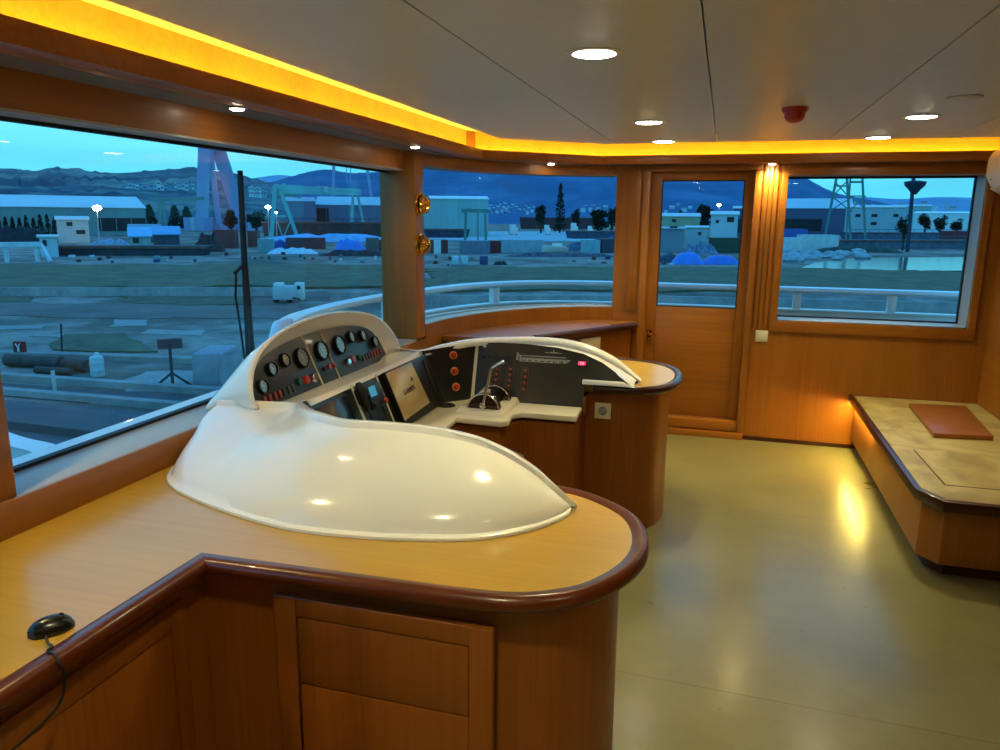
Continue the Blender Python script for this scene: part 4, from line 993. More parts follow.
# ---- containers
def container(label, pxl, pxr, pyb, pyt, col, depth=5, doors=False, group=None):
    p, d, n, h = ybox('x', '', '', pxl, pxr, pyb, pyt, depth, None, build=False)
    t = thing('container', label, 'container', p, group); mt = om('paint_'+col[1:], col, .6, .14, .8); L = d.length; u = d.normalized()
    MB().obox(p, d, n*depth, (0, 0, h)).build('shell', mt, t)
    b = MB(); k = max(4, int(L/.9))
    for i in range(k): b.obox(p+u*(L*(i+.25)/k)-n*.06+V((0, 0, h*.08)), u*(L*.45/k), n*.07, (0, 0, h*.84))
    b.build('corrugated_side', mt, t)
    b = MB(); b.obox(p-n*.08, u*.25, n*.1, (0, 0, h)); b.obox(p+d-u*.25-n*.08, u*.25, n*.1, (0, 0, h)); b.obox(p-n*.08+V((0, 0, h-.2)), d, n*.1, (0, 0, .22)); b.build('corner_frame', mt, t)
    return t
container('long dull red container right of the rusty scrap heap', 214, 236, 248, 230, '#70383c')
container('short red-brown container beside the wiper', 248, 258, 247, 231, '#7c3c36')
container('long red-brown container under pale blue tarp edge, left half', 286, 325, 249, 238, '#5e3438')
container('grey-green container behind the blue sheeting', 366, 379, 250, 238, '#55665e')
container('maroon container at the right edge of the large window', 379, 394, 252, 240, '#5a3038')
container('rust-red container at the left end of the curved window', 431, 448, 253, 240, '#6a3430')
container('grey-blue container beside the dark red door panel in the curved window', 462, 490, 254, 241, '#64768c')
container('dark red upright container in the curved window', 490, 500, 253, 241, '#6a2028', 4)
container('long pale container with a white patch in the curved window', 501, 543, 253, 240, '#86a6b4')
container('pale blue container right of the white boat', 586, 600, 253, 240, '#7fa9b6')
container('dark container at the right end of the curved window', 601.5, 616, 253, 239, '#2c3a4c')
container('dark green container with a white triangle mark outside the door', 717, 745, 253, 238, '#2a4438')
container('white long cabin container with small dark openings in the right window', 806, 838, 250, 235, '#bccdd0')
container('white short container at the left of the right window', 789, 805, 251, 238, '#c3d4d8')
container('blue container above the white ones in the right window', 783, 807, 240, 229, '#3462b0')
container('dark red container stack by the right edge of the right window', 950, 966, 244, 231, '#6c2430')
container('pale teal container beside the red ones near the wiper', 258, 272, 252, 239, '#6f9aa2')
# ---- sheds
def shed(name, label, cat, pxl, pxr, py_eave, py_ridge, d, depth, wall, roof, opens=(), gable=False, ribs=0, group=None):
    p, q = gpt(pxl, d), gpt(pxr, d); dd = q-p; L = dd.length; u = dd.normalized(); n = V((-u.y, u.x, 0))
    if n.dot(p-CAM) < 0: n = -n
    he = at((pxl+pxr)/2, py_eave, d).z-G; hr = at((pxl+pxr)/2, py_ridge, d+depth*.5).z-G
    t = thing(name, label, cat, p, group); Z = V((0, 0, 1))
    MB().obox(p, dd, n*depth, Z*he).build('wall', wall, t)
    b = MB(); ov = .4
    e0, e1 = p-n*ov+Z*he-u*ov, p+dd-n*ov+Z*he+u*ov; r0, r1 = p+n*depth*.5+Z*hr-u*ov, p+dd+n*depth*.5+Z*hr+u*ov; f0, f1 = p+n*(depth+ov)+Z*he-u*ov, p+dd+n*(depth+ov)+Z*he+u*ov
    b.add([e0, e1, r1, r0, f0, f1, e0-Z*.25, e1-Z*.25, f1-Z*.25, f0-Z*.25], [(0, 1, 2, 3), (3, 2, 5, 4), (0, 3, 4, 9, 6), (1, 7, 8, 5, 2), (0, 6, 7, 1), (4, 5, 8, 9), (6, 9, 8, 7)])
    b.build('roof', roof, t)
    for (a, c, pt, pb) in opens:
        xa, xc = gpt(a, d), gpt(c, d); z1 = at((a+c)/2, pt, d).z; z0 = max(G+.05, at((a+c)/2, pb, d).z)
        ka, kc = (xa-p).dot(u), (xc-p).dot(u)
        MB().obox(p+u*ka-n*.12+Z*(z0-G), u*(kc-ka), n*.2, Z*(z1-z0)).build('opening', om('dark_opening', '#10161c', .6), t)
    if ribs:
        b = MB()
        for i in range(ribs+1): b.obox(p+u*(L*i/ribs-.12)-n*.18, u*.24, n*.2, Z*(he-.3))
        b.build('rib', wall, t)
    return t, p, u, n, he, hr
W1 = om('teal_cladding', '#6f8f90', .7, .1, .1); R1 = om('pale_roof', '#bcd0d2', .55, .06, .05)
shed('warehouse', 'very long low warehouse with a pale roof beyond the left of the yard', 'warehouse', -90, 146, 206.5, 195, 330, 60, W1, R1, [(66, 86, 217, 231), (98, 146, 218, 231)], ribs=14)
shed('workshop', 'small two-storey pale workshop in front of the long warehouse', 'building', 56, 88, 219, 216, 245, 14, om('pale_wall', '#9fb0b3', .7, .08, .3), R1, [(66, 72, 222, 226), (75, 84, 230, 234)], ribs=0)
shed('warehouse', 'distant grey-purple warehouse under the turquoise gantry, left part', 'warehouse', 286, 316, 201, 197, 520, 60, om('mauve_cladding', '#66708a', .7, .08, .05), om('mauve_roof', '#8d9db0', .6, .06, .05), [], ribs=6)
shed('warehouse', 'distant warehouse with a pale roof band beyond the second gantry legs', 'warehouse', 316, 420, 205, 197, 560, 60, om('mauve_cladding', '#66708a'), om('aqua_roof', '#a3c6cc', .6, .06, .05), [(317, 329, 208, 224)], ribs=10)
shed('warehouse', 'pale green ribbed warehouse with a light roof edge in the curved window', 'warehouse', 424, 488, 198.5, 196, 300, 40, om('aqua_cladding', '#85b0b0', .6, .06, .1), om('light_roof', '#c9dfe0', .5, .04, .1), [], ribs=11)
shed('warehouse', 'long dark purple warehouse with a pale roof in the right window', 'warehouse', 770, 852, 208, 198.5, 420, 60, om('dark_mauve', '#4a5672', .7, .1, .05), om('aqua_roof', '#a3c6cc'), [(770, 822, 219, 231)], ribs=0)
shed('office_building', 'pale block with dark windows behind the lattice crane in the right window', 'building', 845, 905, 207, 205, 380, 20, om('pale_wall2', '#93b3ba', .7, .06, .2), R1, [(871, 877, 214, 217), (855, 860, 214, 217), (871, 877, 222, 225), (893, 898, 214, 217)])
shed('warehouse', 'bright pale flat roof shed at the far right of the right window', 'warehouse', 913, 985, 213, 211.5, 520, 120, om('bright_cladding', '#c4e0e4', .6, .04, .1), om('bright_roof', '#d8eef0', .5, .03, .1), [])
shed('warehouse', 'pale shed with a thin roof line at the far left of the right window hill', 'warehouse', 905, 930, 206, 204.5, 700, 50, om('aqua_cladding', '#85b0b0'), om('aqua_roof', '#a3c6cc'), [])
shed('warehouse', 'yellow-green low building seen through the door window', 'building', 660, 700, 216, 213, 330, 25, om('olive_cladding', '#8fa58a', .7, .1, .2), R1, [(672, 676, 219, 222)])
shed('workshop', 'grey flat wall building low at the left of the door window', 'building', 648, 685, 228, 226.5, 188, 8, om('grey_wall', '#6f8694', .7, .08, .2), om('grey_roof', '#93a9b2', .6), [(670, 678, 226.2, 229)])
shed('workshop', 'white two-storey building right of the tree in the door window', 'building', 711, 738, 214, 211, 240, 16, om('white_wall', '#a9c4cc', .7, .08, .2), R1, [(727, 734, 217, 222), (716, 719, 220, 223)])
shed('workshop', 'low pale block in front of the white building in the door window', 'building', 686.5, 708, 227, 225.5, 202, 10, om('pale_wall2', '#93b3ba'), R1, [(699, 702, 232, 235)])
shed('workshop', 'dark tall shed at the right edge of the door window', 'building', 733, 752, 208, 206, 300, 25, om('dark_mauve', '#4a5672'), om('aqua_roof', '#a3c6cc'), [(733, 752, 219, 233)])
shed('workshop', 'blue-roofed open shed left of the rusty barge', 'building', 128, 149, 236, 227, 187, 12, om('cabin_wall', '#8aa4a4', .7), om('blue_roof', '#6ab0d8', .5, .06, .3), [(131, 137, 238, 243)])
shed('workshop', 'second blue-roofed shed beside the small green gantry', 'building', 152, 178, 234, 226, 206, 14, om('cabin_dark', '#39454e', .7), om('blue_roof2', '#4d9cc9', .5, .06, .3), [])
shed('workshop', 'low blue shed roof behind the blue-roofed sheds', 'building', 128, 160, 229, 224, 240, 18, om('cabin_dark', '#39454e'), om('blue_roof3', '#4f7f96', .5, .06, .3), [])
shed('cabin', 'small white site cabin by the pipe rack at the left', 'cabin', 37, 55, 236, 234.5, 165, 5, om('white_wall', '#a9c4cc'), R1, [(40, 44, 240, 246)])
# ---- gantry cranes
def crane(name, label, mat, legs, beams, extras=()):
    """legs / beams: (px, py, dist) to (px, py, dist), width in metres; a leg's foot goes to the ground"""
    a0 = gpt(legs[0][0][0], legs[0][0][2]); t = thing(name, label, 'crane', a0)
    for (a, b, w_) in legs:
        foot = gpt(a[0], a[2]); MB().bar(foot, at(*b), w_, w_*.8).build('leg', mat, t)
        MB().box((foot.x-w_*.8, foot.y-w_*.8, G), (foot.x+w_*.8, foot.y+w_*.8, G+w_*.9)).build('wheel_bogie', mat, t)
    for (a, b, w_) in beams: MB().bar(at(*a), at(*b), w_*.7, w_).build('girder', mat, t)
    b = MB()
    for (a, c, w_) in extras: b.bar(at(*a), at(*c), w_)
    if extras: b.build('bracing', mat, t)
    return t
LIL = om('lilac_steel', '#8c9cc0', .6, .08, .1); TUR = om('turquoise_steel', '#63aeb0', .6, .08, .1); GRN = om('green_steel', '#4f8080', .6, .1, .1)
ct = crane('gantry_crane', 'huge lilac gantry crane with broad tapering legs left of the wiper', LIL,
      [((201, 224, 420), (207, 60, 420), 7.4), ((219, 224, 420), (209, 140, 420), 3.6), ((244, 224, 430), (189, 60, 430), 8.6)],
      [((120, 52, 400), (320, 40, 520), 10)], [((200, 148, 420), (222, 148, 424), 3.0)])
MB().obox(gpt(190, 415), gpt(206, 415)-gpt(190, 415), (0, 8, 0), (0, 0, at(198, 217.5, 415).z-G)).build('machine_house', om('pale_machine', '#a4bcc8'), ct)
crane('gantry_crane', 'far tall lilac crane whose legs stand behind the turquoise gantry', LIL,
      [((332, 222, 640), (336, 80, 640), 3.0), ((376, 222, 640), (353, 80, 640), 3.0)], [((320, 78, 640), (372, 78, 640), 6)],
      [((347, 183, 640), (343, 100, 640), .7), ((350, 183, 640), (354, 100, 640), .7)])
ct = crane('gantry_crane', 'turquoise gantry crane with a double girder in the large window', TUR,
      [((270, 240, 250), (275, 186, 250), 1.6), ((298, 240, 250), (281, 192, 250), 1.4), ((351, 226, 380), (353, 192, 380), 1.7), ((365, 226, 380), (357, 192, 380), 1.5)],
      [((276, 187, 250), (360, 190.5, 380), 1.5), ((280, 191.5, 250), (360, 194, 380), 1.3)],
      [((276, 216, 250), (286, 216, 250), .4), ((283, 238, 250), (276, 218, 250), .35), ((283, 238, 250), (290, 222, 250), .35), ((272, 192, 250), (300, 197, 280), .8), ((284, 183, 250), (284, 190, 250), .8)])
a = at(322, 189.5, 305); MB().box((a.x-1.6, a.y-1.6, a.z-1), (a.x+1.6, a.y+1.6, a.z+1.2)).build('trolley', om('pale_machine', '#a4bcc8'), ct)
crane('gantry_crane', 'small green gantry crane near the blue-roofed sheds', GRN,
      [((158, 234, 260), (160, 200, 260), 1.3), ((166, 232, 260), (163, 201, 260), 1.0)], [((156, 199.5, 260), (203, 198.5, 300), 1.3)], [((170, 197, 265), (172, 199, 265), 1.0)])
crane('lattice_crane', 'green lattice crane with two braced towers in the right window', GRN,
      [((826, 236, 300), (840, 160, 300), 1.1), ((853, 236, 300), (846, 160, 300), 1.1), ((848, 236, 300), (851, 170, 300), .8), ((868, 236, 300), (862, 170, 300), 1.0)], [((838, 164, 300), (870, 168, 300), 2.0)],
      [((836, 186, 300), (849, 186, 300), .5), ((850, 182, 300), (863, 182, 300), .7), ((833, 196, 300), (848, 180, 300), .4), ((850, 198, 300), (835, 182, 300), .4), ((831, 210, 300), (851, 198, 300), .4), ((852, 212, 300), (834, 198, 300), .4), ((850, 196, 300), (865, 196, 300), .4), ((850, 210, 300), (866, 196, 300), .35), ((866, 210, 300), (851, 196, 300), .35)])
crane('jib_crane', 'low green jib crane frame in front of the ribbed warehouse', GRN, [((465, 232, 220), (466, 209, 220), 1.0), ((486, 232, 220), (485, 209, 220), .8), ((478, 232, 220), (478, 212, 220), .5)], [((461, 210.5, 220), (489, 211, 220), 1.0)], [((464, 214, 220), (470, 208, 220), .6)])
# mast of a moored vessel
b = gpt(911, 222); t = thing('ship_mast', 'dark ship mast with a round top platform in the right window', 'mast', b); dk_ = om('dark_steel', '#22344a', .7, .1)
MB().bar(b, at(916, 150, 222), .9).build('pole', dk_, t)
c = at(915, 185.5, 222); MB().lathe([(.6, -2.2), (1.4, -1), (2.4, 0), (2.6, .9), (1.2, 1.2)], c, (0, 0, 1), 16).build('platform', dk_, t)
# ---- barges / hulls / quays
def barge(label, pxl, pxr, pyb, pyt, depth, col, rail=True, cat='barge'):
    p, d, n, h = ybox('x', '', '', pxl, pxr, pyb, pyt, depth, None, build=False); mt = om('hull_'+col[1:], col, .75, .35, .6); u = d.normalized(); Z = V((0, 0, 1))
    t = thing('barge', label, cat, p)
    b = MB(); b.add([p+u*1.0, p+d-u*1.0, p+d-u*1.0+n*depth, p+u*1.0+n*depth, p+Z*h, p+d+Z*h, p+d+n*depth+Z*h, p+n*depth+Z*h], [(0, 3, 2, 1), (4, 5, 6, 7), (0, 1, 5, 4), (1, 2, 6, 5), (2, 3, 7, 6), (3, 0, 4, 7)]); b.build('hull', mt, t)
    b = MB(); b.obox(p-n*.25+Z*(h-.5), d, n*.3, Z*.45); b.build('rubbing_strake', om('rust_strip', '#6a4c44', .8, .3, .6), t)
    if rail:
        b = MB(); k = max(5, int(d.length/4))
        for i in range(k+1): b.bar(p+d*(i/k)+Z*h, p+d*(i/k)+Z*(h+1.1), .16)
        b.bar(p+Z*(h+1.1), p+d+Z*(h+1.1), .16); b.build('handrail', mt, t)
    return t, p, u, n, h
RUST = '#3c3034'
barge('long dark rusty barge behind the tarps, below the turquoise gantry', 262, 396, 240, 222, 12, RUST)
barge('dark flat barge with scrap in front of the blue-roofed sheds', 46, 208, 255.5, 246, 6, '#26303a', False)
barge('dark low barge at the left of the curved window', 424, 470, 239, 229, 8, '#2a3348', False)
barge('long red-brown barge with a deck house in the middle of the curved window', 526, 594, 229, 217.5, 10, '#4a3038')
barge('dark quay-side hull at the right of the curved window', 572, 640, 240, 231, 8, '#33475c', False)
barge('grey dock pontoon behind the rubble in the right window', 838, 990, 249, 240, 5, '#4a5f70')
barge('far grey dock pontoon with gear on deck in the right window', 850, 1000, 241, 232.5, 6, '#435a72')
Q = om('pale_quay', '#8fb0b6', .7, .12, .2)
patch('ground.009', [(420, 241), (420, 232), (645, 233), (645, 243)], Q, .5)
wallseg('wall_quay.001', (262, 256.5), (300, 257), .3, 1.5, CON)
# rubble breakwater and water in the right window
def water_mat():
    m, N, L, P = newmat('harbour_water'); P.inputs['Base Color'].default_value = (.05, .09, .10, 1); P.inputs['Roughness'].default_value = .12; P.inputs['Specular IOR Level'].default_value = .9
    t = N.new('ShaderNodeTexCoord'); z = N.new('ShaderNodeTexNoise'); z.inputs['Scale'].default_value = 1.2; z.inputs['Detail'].default_value = 4
    b = N.new('ShaderNodeBump'); b.inputs['Strength'].default_value = .12; L.new(t.outputs['Object'], z.inputs[0]); L.new(z.outputs['Fac'], b.inputs['Height']); L.new(b.outputs[0], P.inputs['Normal']); return m
patch('water', [(800, 268.5), (815, 263), (855, 258), (1010, 257), (1010, 271), (880, 271)], water_mat(), .06)
rk = om('pale_rock', '#8fa3a8', .8, .25, .8); random.seed(11)
def rock(i, px, py, s, lab):
    p = gr(px, py); mb = MB(); rows = []; n = 7; rn = random.Random(i*13+5); ph = [rn.uniform(.7, 1.25) for _ in range(40)]
    for a in range(5):
        tt = pi*(a+.3)/4.6/1.0; rows.append([p+V((s*1.3*ph[(a*7+j) % 40]*sin(tt)*cos(2*pi*j/n), s*ph[(a*5+j*3) % 40]*sin(tt)*sin(2*pi*j/n), max(-.05, s*.62*cos(tt)+s*.35))) for j in range(n)])
    mb.rows(rows, True, False, True); tag(mb.build('rock', rk, smooth=20), 'pale boulder of the breakwater rubble beside the harbour water', 'rock', 'boulders of the breakwater')
RK = []
for i in range(260):
    px = random.uniform(776, 864); py = random.uniform(253.2, 259)+(862-px)*.06*random.random()
    q_ = gr(px, py); s_ = random.uniform(.7, 1.4)
    if len(RK) > 46 or any((q_-a).length < 1.62*(s_+b) for a, b in RK): continue
    RK.append((q_, s_)); rock(i, px, py, s_, '')
# ---- tarps, heaps and boats
def heap(name, label, cat, pxl, pxr, pyb, pyt, depth, mat, seed=1, rough=.25):
    p, d, n, h = ybox('x', '', '', pxl, pxr, pyb, pyt, depth, None, build=False); rn = random.Random(seed); rows = []; A, B2_ = 7, 15
    for i in range(A):
        v = i/(A-1); row = []
        for j in range(B2_):
            s = j/(B2_-1); e = max(0, 1-abs(2*s-1)**4)*max(0, 1-abs(2*v-1)**3); row.append(p+d*s+n*depth*v+V((0, 0, h*e*(1-rough*rn.random()))))
        rows.append(row)
    return tag(MB().rows(rows).build(name, mat, smooth=60), label, cat)
BT1 = om('blue_tarp', '#2f7ad0', .5, .12, .5); BT2 = om('sky_tarp', '#6fb4e4', .5, .12, .5); WT = om('pale_sheeting', '#b5cfd6', .6, .15, .8); SCR = om('scrap', '#2b2a30', .9, .5, 1.2); BRN = om('brown_scrap', '#4a3230', .9, .5, 1.0)
heap('tarpaulin', 'long pale blue tarp draped over the containers in the large window', 'tarpaulin', 258, 396, 242, 233, 5, BT2, 3, .35)
heap('tarpaulin', 'crumpled bright blue tarp in front of the maroon container', 'tarpaulin', 334, 366, 251, 238, 4, BT1, 4, .4)
heap('tarpaulin', 'dark blue tarp heap beside the white sheeting heap', 'tarpaulin', 272, 288, 248, 239, 3, om('navy_tarp', '#20408a', .6, .2, .8), 5, .5)
heap('sheeting_heap', 'low heap of pale sheeting in front of the red-brown container', 'heap', 266, 317, 254, 247, 4, WT, 6, .6)
heap('scrap_heap', 'dark heap of scrap in the yard right of the pale sheeting', 'heap', 318, 392, 256, 249, 4, SCR, 7, .7)
heap('scrap_heap', 'rusty brown scrap heap at the end of the dark flat barge', 'heap', 192, 222, 252, 230, 5, BRN, 8, .6)
heap('scrap_heap', 'dark hedge-like scrap heap behind the white cabin at the left', 'heap', -20, 50, 243, 226, 8, om('dark_green_heap', '#16242a', .9, .4, .6), 9, .5)
heap('scrap_heap', 'heap of pale goods stacked behind the dark flat barge', 'heap', 84, 130, 248, 238, 4, om('goods', '#7f98ac', .8, .4, 1.4), 10, .5)
heap('tarpaulin', 'two-humped bright blue tarp heap at the foot of the ribbed warehouse', 'tarpaulin', 435, 457, 231, 212, 6, om('bright_blue_tarp', '#1f6fe0', .5, .15, .6), 12, .7)
heap('tarpaulin', 'domed bright blue tarp at the left of the blue tarp row outside the door', 'tarpaulin', 677, 706, 264.5, 252.5, 4, BT1, 13, .12)
heap('tarpaulin', 'long low blue tarp right of the domed one outside the door', 'tarpaulin', 707, 742, 264.5, 255.5, 4, om('blue_tarp2', '#2a6cc4', .5, .12, .5), 14, .12)
heap('scrap_heap', 'grey heap of yard gear behind the blue tarps outside the door', 'heap', 686, 720, 254, 240, 3, om('gear', '#5c7a94', .8, .5, 1.4), 15, .8)
heap('scrap_heap', 'low dark heap at the left of the blue tarps outside the door', 'heap', 655, 684, 262, 253, 4, om('dark_gear', '#2c4250', .8, .4, 1.0), 16, .5)
heap('scrap_heap', 'grassy dark bank behind the rubble in the right window', 'heap', 812, 905, 252.6, 245.5, 2, om('bank', '#2e4a44', .9, .4, .6), 17, .4)
heap('scrap_heap', 'small dark heap on the grass in the middle of the curved window', 'heap', 494, 508, 265, 260.5, 2, SCR, 18, .6)
heap('scrap_heap', 'dark scrap between the containers and the quay in the curved window', 'heap', 566, 640, 250, 236, 5, om('mixed_scrap', '#3e5a70', .8, .6, 1.6), 19, .8)
heap('scrap_heap', 'low scrap line along the foot of the containers in the curved window', 'heap', 505, 620, 257, 252, 3, om('mixed_scrap2', '#48505c', .8, .6, 1.6), 20, .8)
ybox('crate', 'pale leaning panel beside the rust-red container in the curved window', 'panel', 434, 441, 254, 240, .6, WT)
for i, (a, b_, lab) in enumerate(((452, 459, 'left one of two white bulk bags on the grass in the curved window'), (461, 468, 'right one of two white bulk bags on the grass in the curved window'))):
    ybox('bulk_bag', lab, 'bag', a, b_, 265, 256, 1.0, om('bag_white', '#9fc4cc', .7, .1, 1), bev=.15)
ybox('drum', 'dark blue crate on the grass beside the white bulk bags', 'crate', 480, 488, 264.5, 256, 1.0, om('navy_drum', '#2c4272', .6, .1), bev=.08)
random.seed(31)
CLC = [om('clut%d' % i, c, .7, .15, 1) for i, c in enumerate(('#8ea8b4', '#4a3034', '#2c4272', '#b9cfd4', '#39454e', '#6a5044', '#5c7a94'))]
CL = []
for k in range(70):
    zone = ((225, 300, 255, 260), (300, 390, 257.5, 263), (430, 615, 258, 266), (655, 676, 264, 268), (60, 200, 257, 263))[k % 5]
    px, py, w_ = random.uniform(zone[0], zone[1]), random.uniform(zone[2], zone[3]), random.uniform(1.5, 5)
    if any(abs(px-a) < (w_+c)*.6+1 and abs(py-b) < 2.2 for a, b, c in CL): continue
    CL.append((px, py, w_)); hgt = random.uniform(1.2, 3.6); nm, lb, ct = (('crate', 'small crate among the scattered yard gear between containers and grass', 'crate'), ('pallet_stack', 'low stack of pallets among the scattered yard gear', 'pallets'), ('drum', 'small drum among the scattered yard gear', 'drum'))[k % 3]
    if nm == 'drum':
        p = gr(px, py); dd = gd(px, py); r_ = min(w_, 2.4)/750*dd/2; hh = hgt/750*dd
        tag(MB().lathe([(r_, 0), (r_, hh*.3), (r_*1.05, hh*.33), (r_, hh*.36), (r_, hh*.66), (r_*1.05, hh*.69), (r_, hh*.72), (r_, hh), (r_*.85, hh*.98)], p, (0, 0, 1), 12).build('drum', random.choice(CLC)), lb, ct, 'scattered yard drums')
    else:
        p, d, n, h = ybox('x', '', '', px-w_/2, px+w_/2, py, py-hgt, 1.2, None, build=False); b = MB(); u = d.normalized()
        if nm == 'crate':
            b.obox(p, d, n*1.2, (0, 0, h))
            for q in (0, .85): b.obox(p+d*q-n*.05, d*.15, n*.06, (0, 0, h))
            b.obox(p-n*.05+V((0, 0, h*.85)), d, n*.06, (0, 0, h*.15))
        else:
            for i in range(4): b.obox(p+d*(.03*(i % 2))+V((0, 0, h*i/4)), d*.95, n*1.2, (0, 0, h*.17)); b.obox(p+d*.1+V((0, 0, h*(i+.17)/4)), d*.75, n*1.0, (0, 0, h*.08))
        tag(b.build(nm, random.choice(CLC)), lb, ct, 'scattered yard crates' if nm == 'crate' else 'scattered pallet stacks')
# white boat
p, d, n, h = ybox('x', '', '', 543, 569, 254, 247, 3.0, None, build=False); t = thing('boat', 'small white boat on the hard between the pale containers', 'boat', p); Z = V((0, 0, 1))
rows = []
for k, (s, w_) in enumerate(((0, .1), (.15, .6), (.4, 1.0), (.7, 1.0), (1.0, .85))): c = p+d*s+n*1.5; rows.append([c-n*1.5*w_+Z*h*(1.15-.15*s), c-n*.9*w_+Z*h*.35, c+Z*h*.05, c+n*.9*w_+Z*h*.35, c+n*1.5*w_+Z*h*(1.15-.15*s)])
MB().rows(rows, False, False, False).build('hull', wl, t); MB().obox(p+d*.42+n*.7+Z*h*.6, d*.35, n*1.6, Z*h*.9).build('cabin', wl, t, bev=.1)
# pipe rack / conveyor on the left
p = gpt(-10, 150); q = gpt(38, 150); zz = at(14, 244.5, 150).z; t = thing('conveyor', 'pale raised pipe bridge with a stair leg at the far left of the yard', 'conveyor', p)
MB().bar(V((p.x, p.y, zz)), V((q.x, q.y, zz)), .9, .8).build('bridge', WT, t)
for px in (2, 33): a = gpt(px, 150); MB().bar(a, V((a.x, a.y, zz)), .5).build('leg', WT, t)
a = gpt(46, 148); MB().bar(a, V((q.x, q.y, zz)), .5).build('brace', WT, t)
# ---- lamps lit in the yard
YL = emit('yard_lamp', (1, .86, .66), 60); YL2 = emit('yard_lamp_white', (.85, .95, 1), 45)
def yard_lamp(px, py, d, r, mat, lab, pole=True):
    a = gpt(px, d); c = at(px, py, d); t = thing('yard_lamp', lab, 'lamp', a)
    MB().bar(a, c, .22).build('pole', om('pale_post', '#a9adad'), t); MB().ball(c, r, 1.2, 1.2, .75, 6).build('lamp_head', mat, t)
yard_lamp(97, 208, 230, .95, YL, 'bright lit flood lamp on a pole in front of the long warehouse')
yard_lamp(268, 207, 255, .7, YL2, 'lit lamp just left of the turquoise gantry leg')
yard_lamp(276, 212.5, 258.5, .42, YL2, 'smaller lit lamp on the turquoise gantry leg')
yard_lamp(719, 205, 300, .62, YL2, 'lit lamp beside the tree in the door window')
# ---- trees
def tree(lab, px, pyt, d, wpx, col='#22362a', slim=False):
    a = gpt(px, d); z1 = at(px, pyt, d).z; h = z1-G; rw = wpx/750*d/2; rn = random.Random(int(px*7+pyt)); t = thing('tree', lab, 'tree', a)
    MB().tube([a, a+V((0, 0, h*.75))], [rw*.12+.1, rw*.05+.05], 7).build('trunk', om('bark', '#2c241e'), t)
    b = MB(); c0 = h*.05; lobes = []
    for k in range(9 if not slim else 6): an = rn.random()*6.28; lobes.append((cos(an)*rw*rn.uniform(0, .6), sin(an)*rw*rn.uniform(0, .6), c0+(h-c0)*rn.uniform(.3, .8), rw*rn.uniform(.4, .65), (h-c0)*rn.uniform(.14, .26)))
    for k in range(420):
        if slim: s = rn.random(); q = rw*(1-s)**.6*rn.random()**.4; an = rn.random()*6.28; c = V((a.x+cos(an)*q, a.y+sin(an)*q, G+c0+(h-c0)*s))
        else:
            lx, ly, lz, lr, lh = lobes[k % len(lobes)]; v = V((rn.gauss(0, 1), rn.gauss(0, 1), rn.gauss(0, 1))).normalized()*rn.random()**.33; c = V((a.x+lx+v.x*lr, a.y+ly+v.y*lr, min(z1, max(G+c0, G+lz+v.z*lh))))
        g_ = rw*.20*rn.uniform(.6, 1.3); e1, e2 = V((rn.gauss(0, 1), rn.gauss(0, 1), rn.gauss(0, 1))).normalized()*g_, V((rn.gauss(0, 1), rn.gauss(0, 1), rn.gauss(0, 1))).normalized()*g_
        b.add([c-e1, c+e1*.6+e2, c+e1-e2*.4, c-e2], [(0, 1, 2), (0, 2, 3), (0, 3, 1), (1, 3, 2)])
    b.build('crown', grass_mat('leaves_'+str(int(px)), col, '#33503a', .8), t)
for i, (px, pyt, d, wpx, lab, sl) in enumerate(((560, 184, 380, 12, 'tall dark tree standing above the barge in the curved window', True), (541, 201, 370, 14, 'rounded tree left of the tall dark tree in the curved window', False),
    (598, 206, 360, 20, 'broad tree at the right of the curved window', False), (612, 207, 350, 14, 'tree by the right frame of the curved window', False), (576, 209, 365, 12, 'low tree right of the tall dark tree in the curved window', False),
    (704, 203, 375, 18, 'round dark tree in the middle of the door window', False), (681, 208, 420, 9, 'small tree left of the round dark tree in the door window', False), (231, 209, 400, 16, 'bushy tree between the legs of the lilac crane', False),
    (256, 210, 400, 20, 'bushy tree right of the wiper behind the lit lamp', False), (175, 206, 470, 14, 'dark tree behind the small green gantry beam', True), (187, 207, 480, 14, 'dark tree beside the lilac crane leg', True), (150, 205, 430, 14, 'dark tree at the right end of the long warehouse', True),
    (906, 208, 230, 6, 'dark bush at the foot of the ship mast', False), (926, 214, 480, 12, 'low bush right of the ship mast', False), (941, 213, 480, 11, 'second low bush right of the ship mast', False), (901, 214, 360, 8, 'small bush left of the ship mast', False), (957, 217, 480, 10, 'bush near the right frame of the right window', False))):
    tree(lab, px, pyt, d, wpx, '#1c2c28', sl)
random.seed(5)
for k in range(9):
    tree('one of the dark cypress trees in the row at the left', -2+k*7.0, 214+random.uniform(0, 4)-(2 if k in (4, 7) else 0), 288 if k % 2 else 304, 6.6, '#121f1e', True)
for o in [o for o in bpy.data.objects if o.get('label', '').startswith('one of the dark cypress')]:
    o['group'] = 'row of cypresses at the left'; o['label'] = 'dark cypress tree in the row in front of the long warehouse'
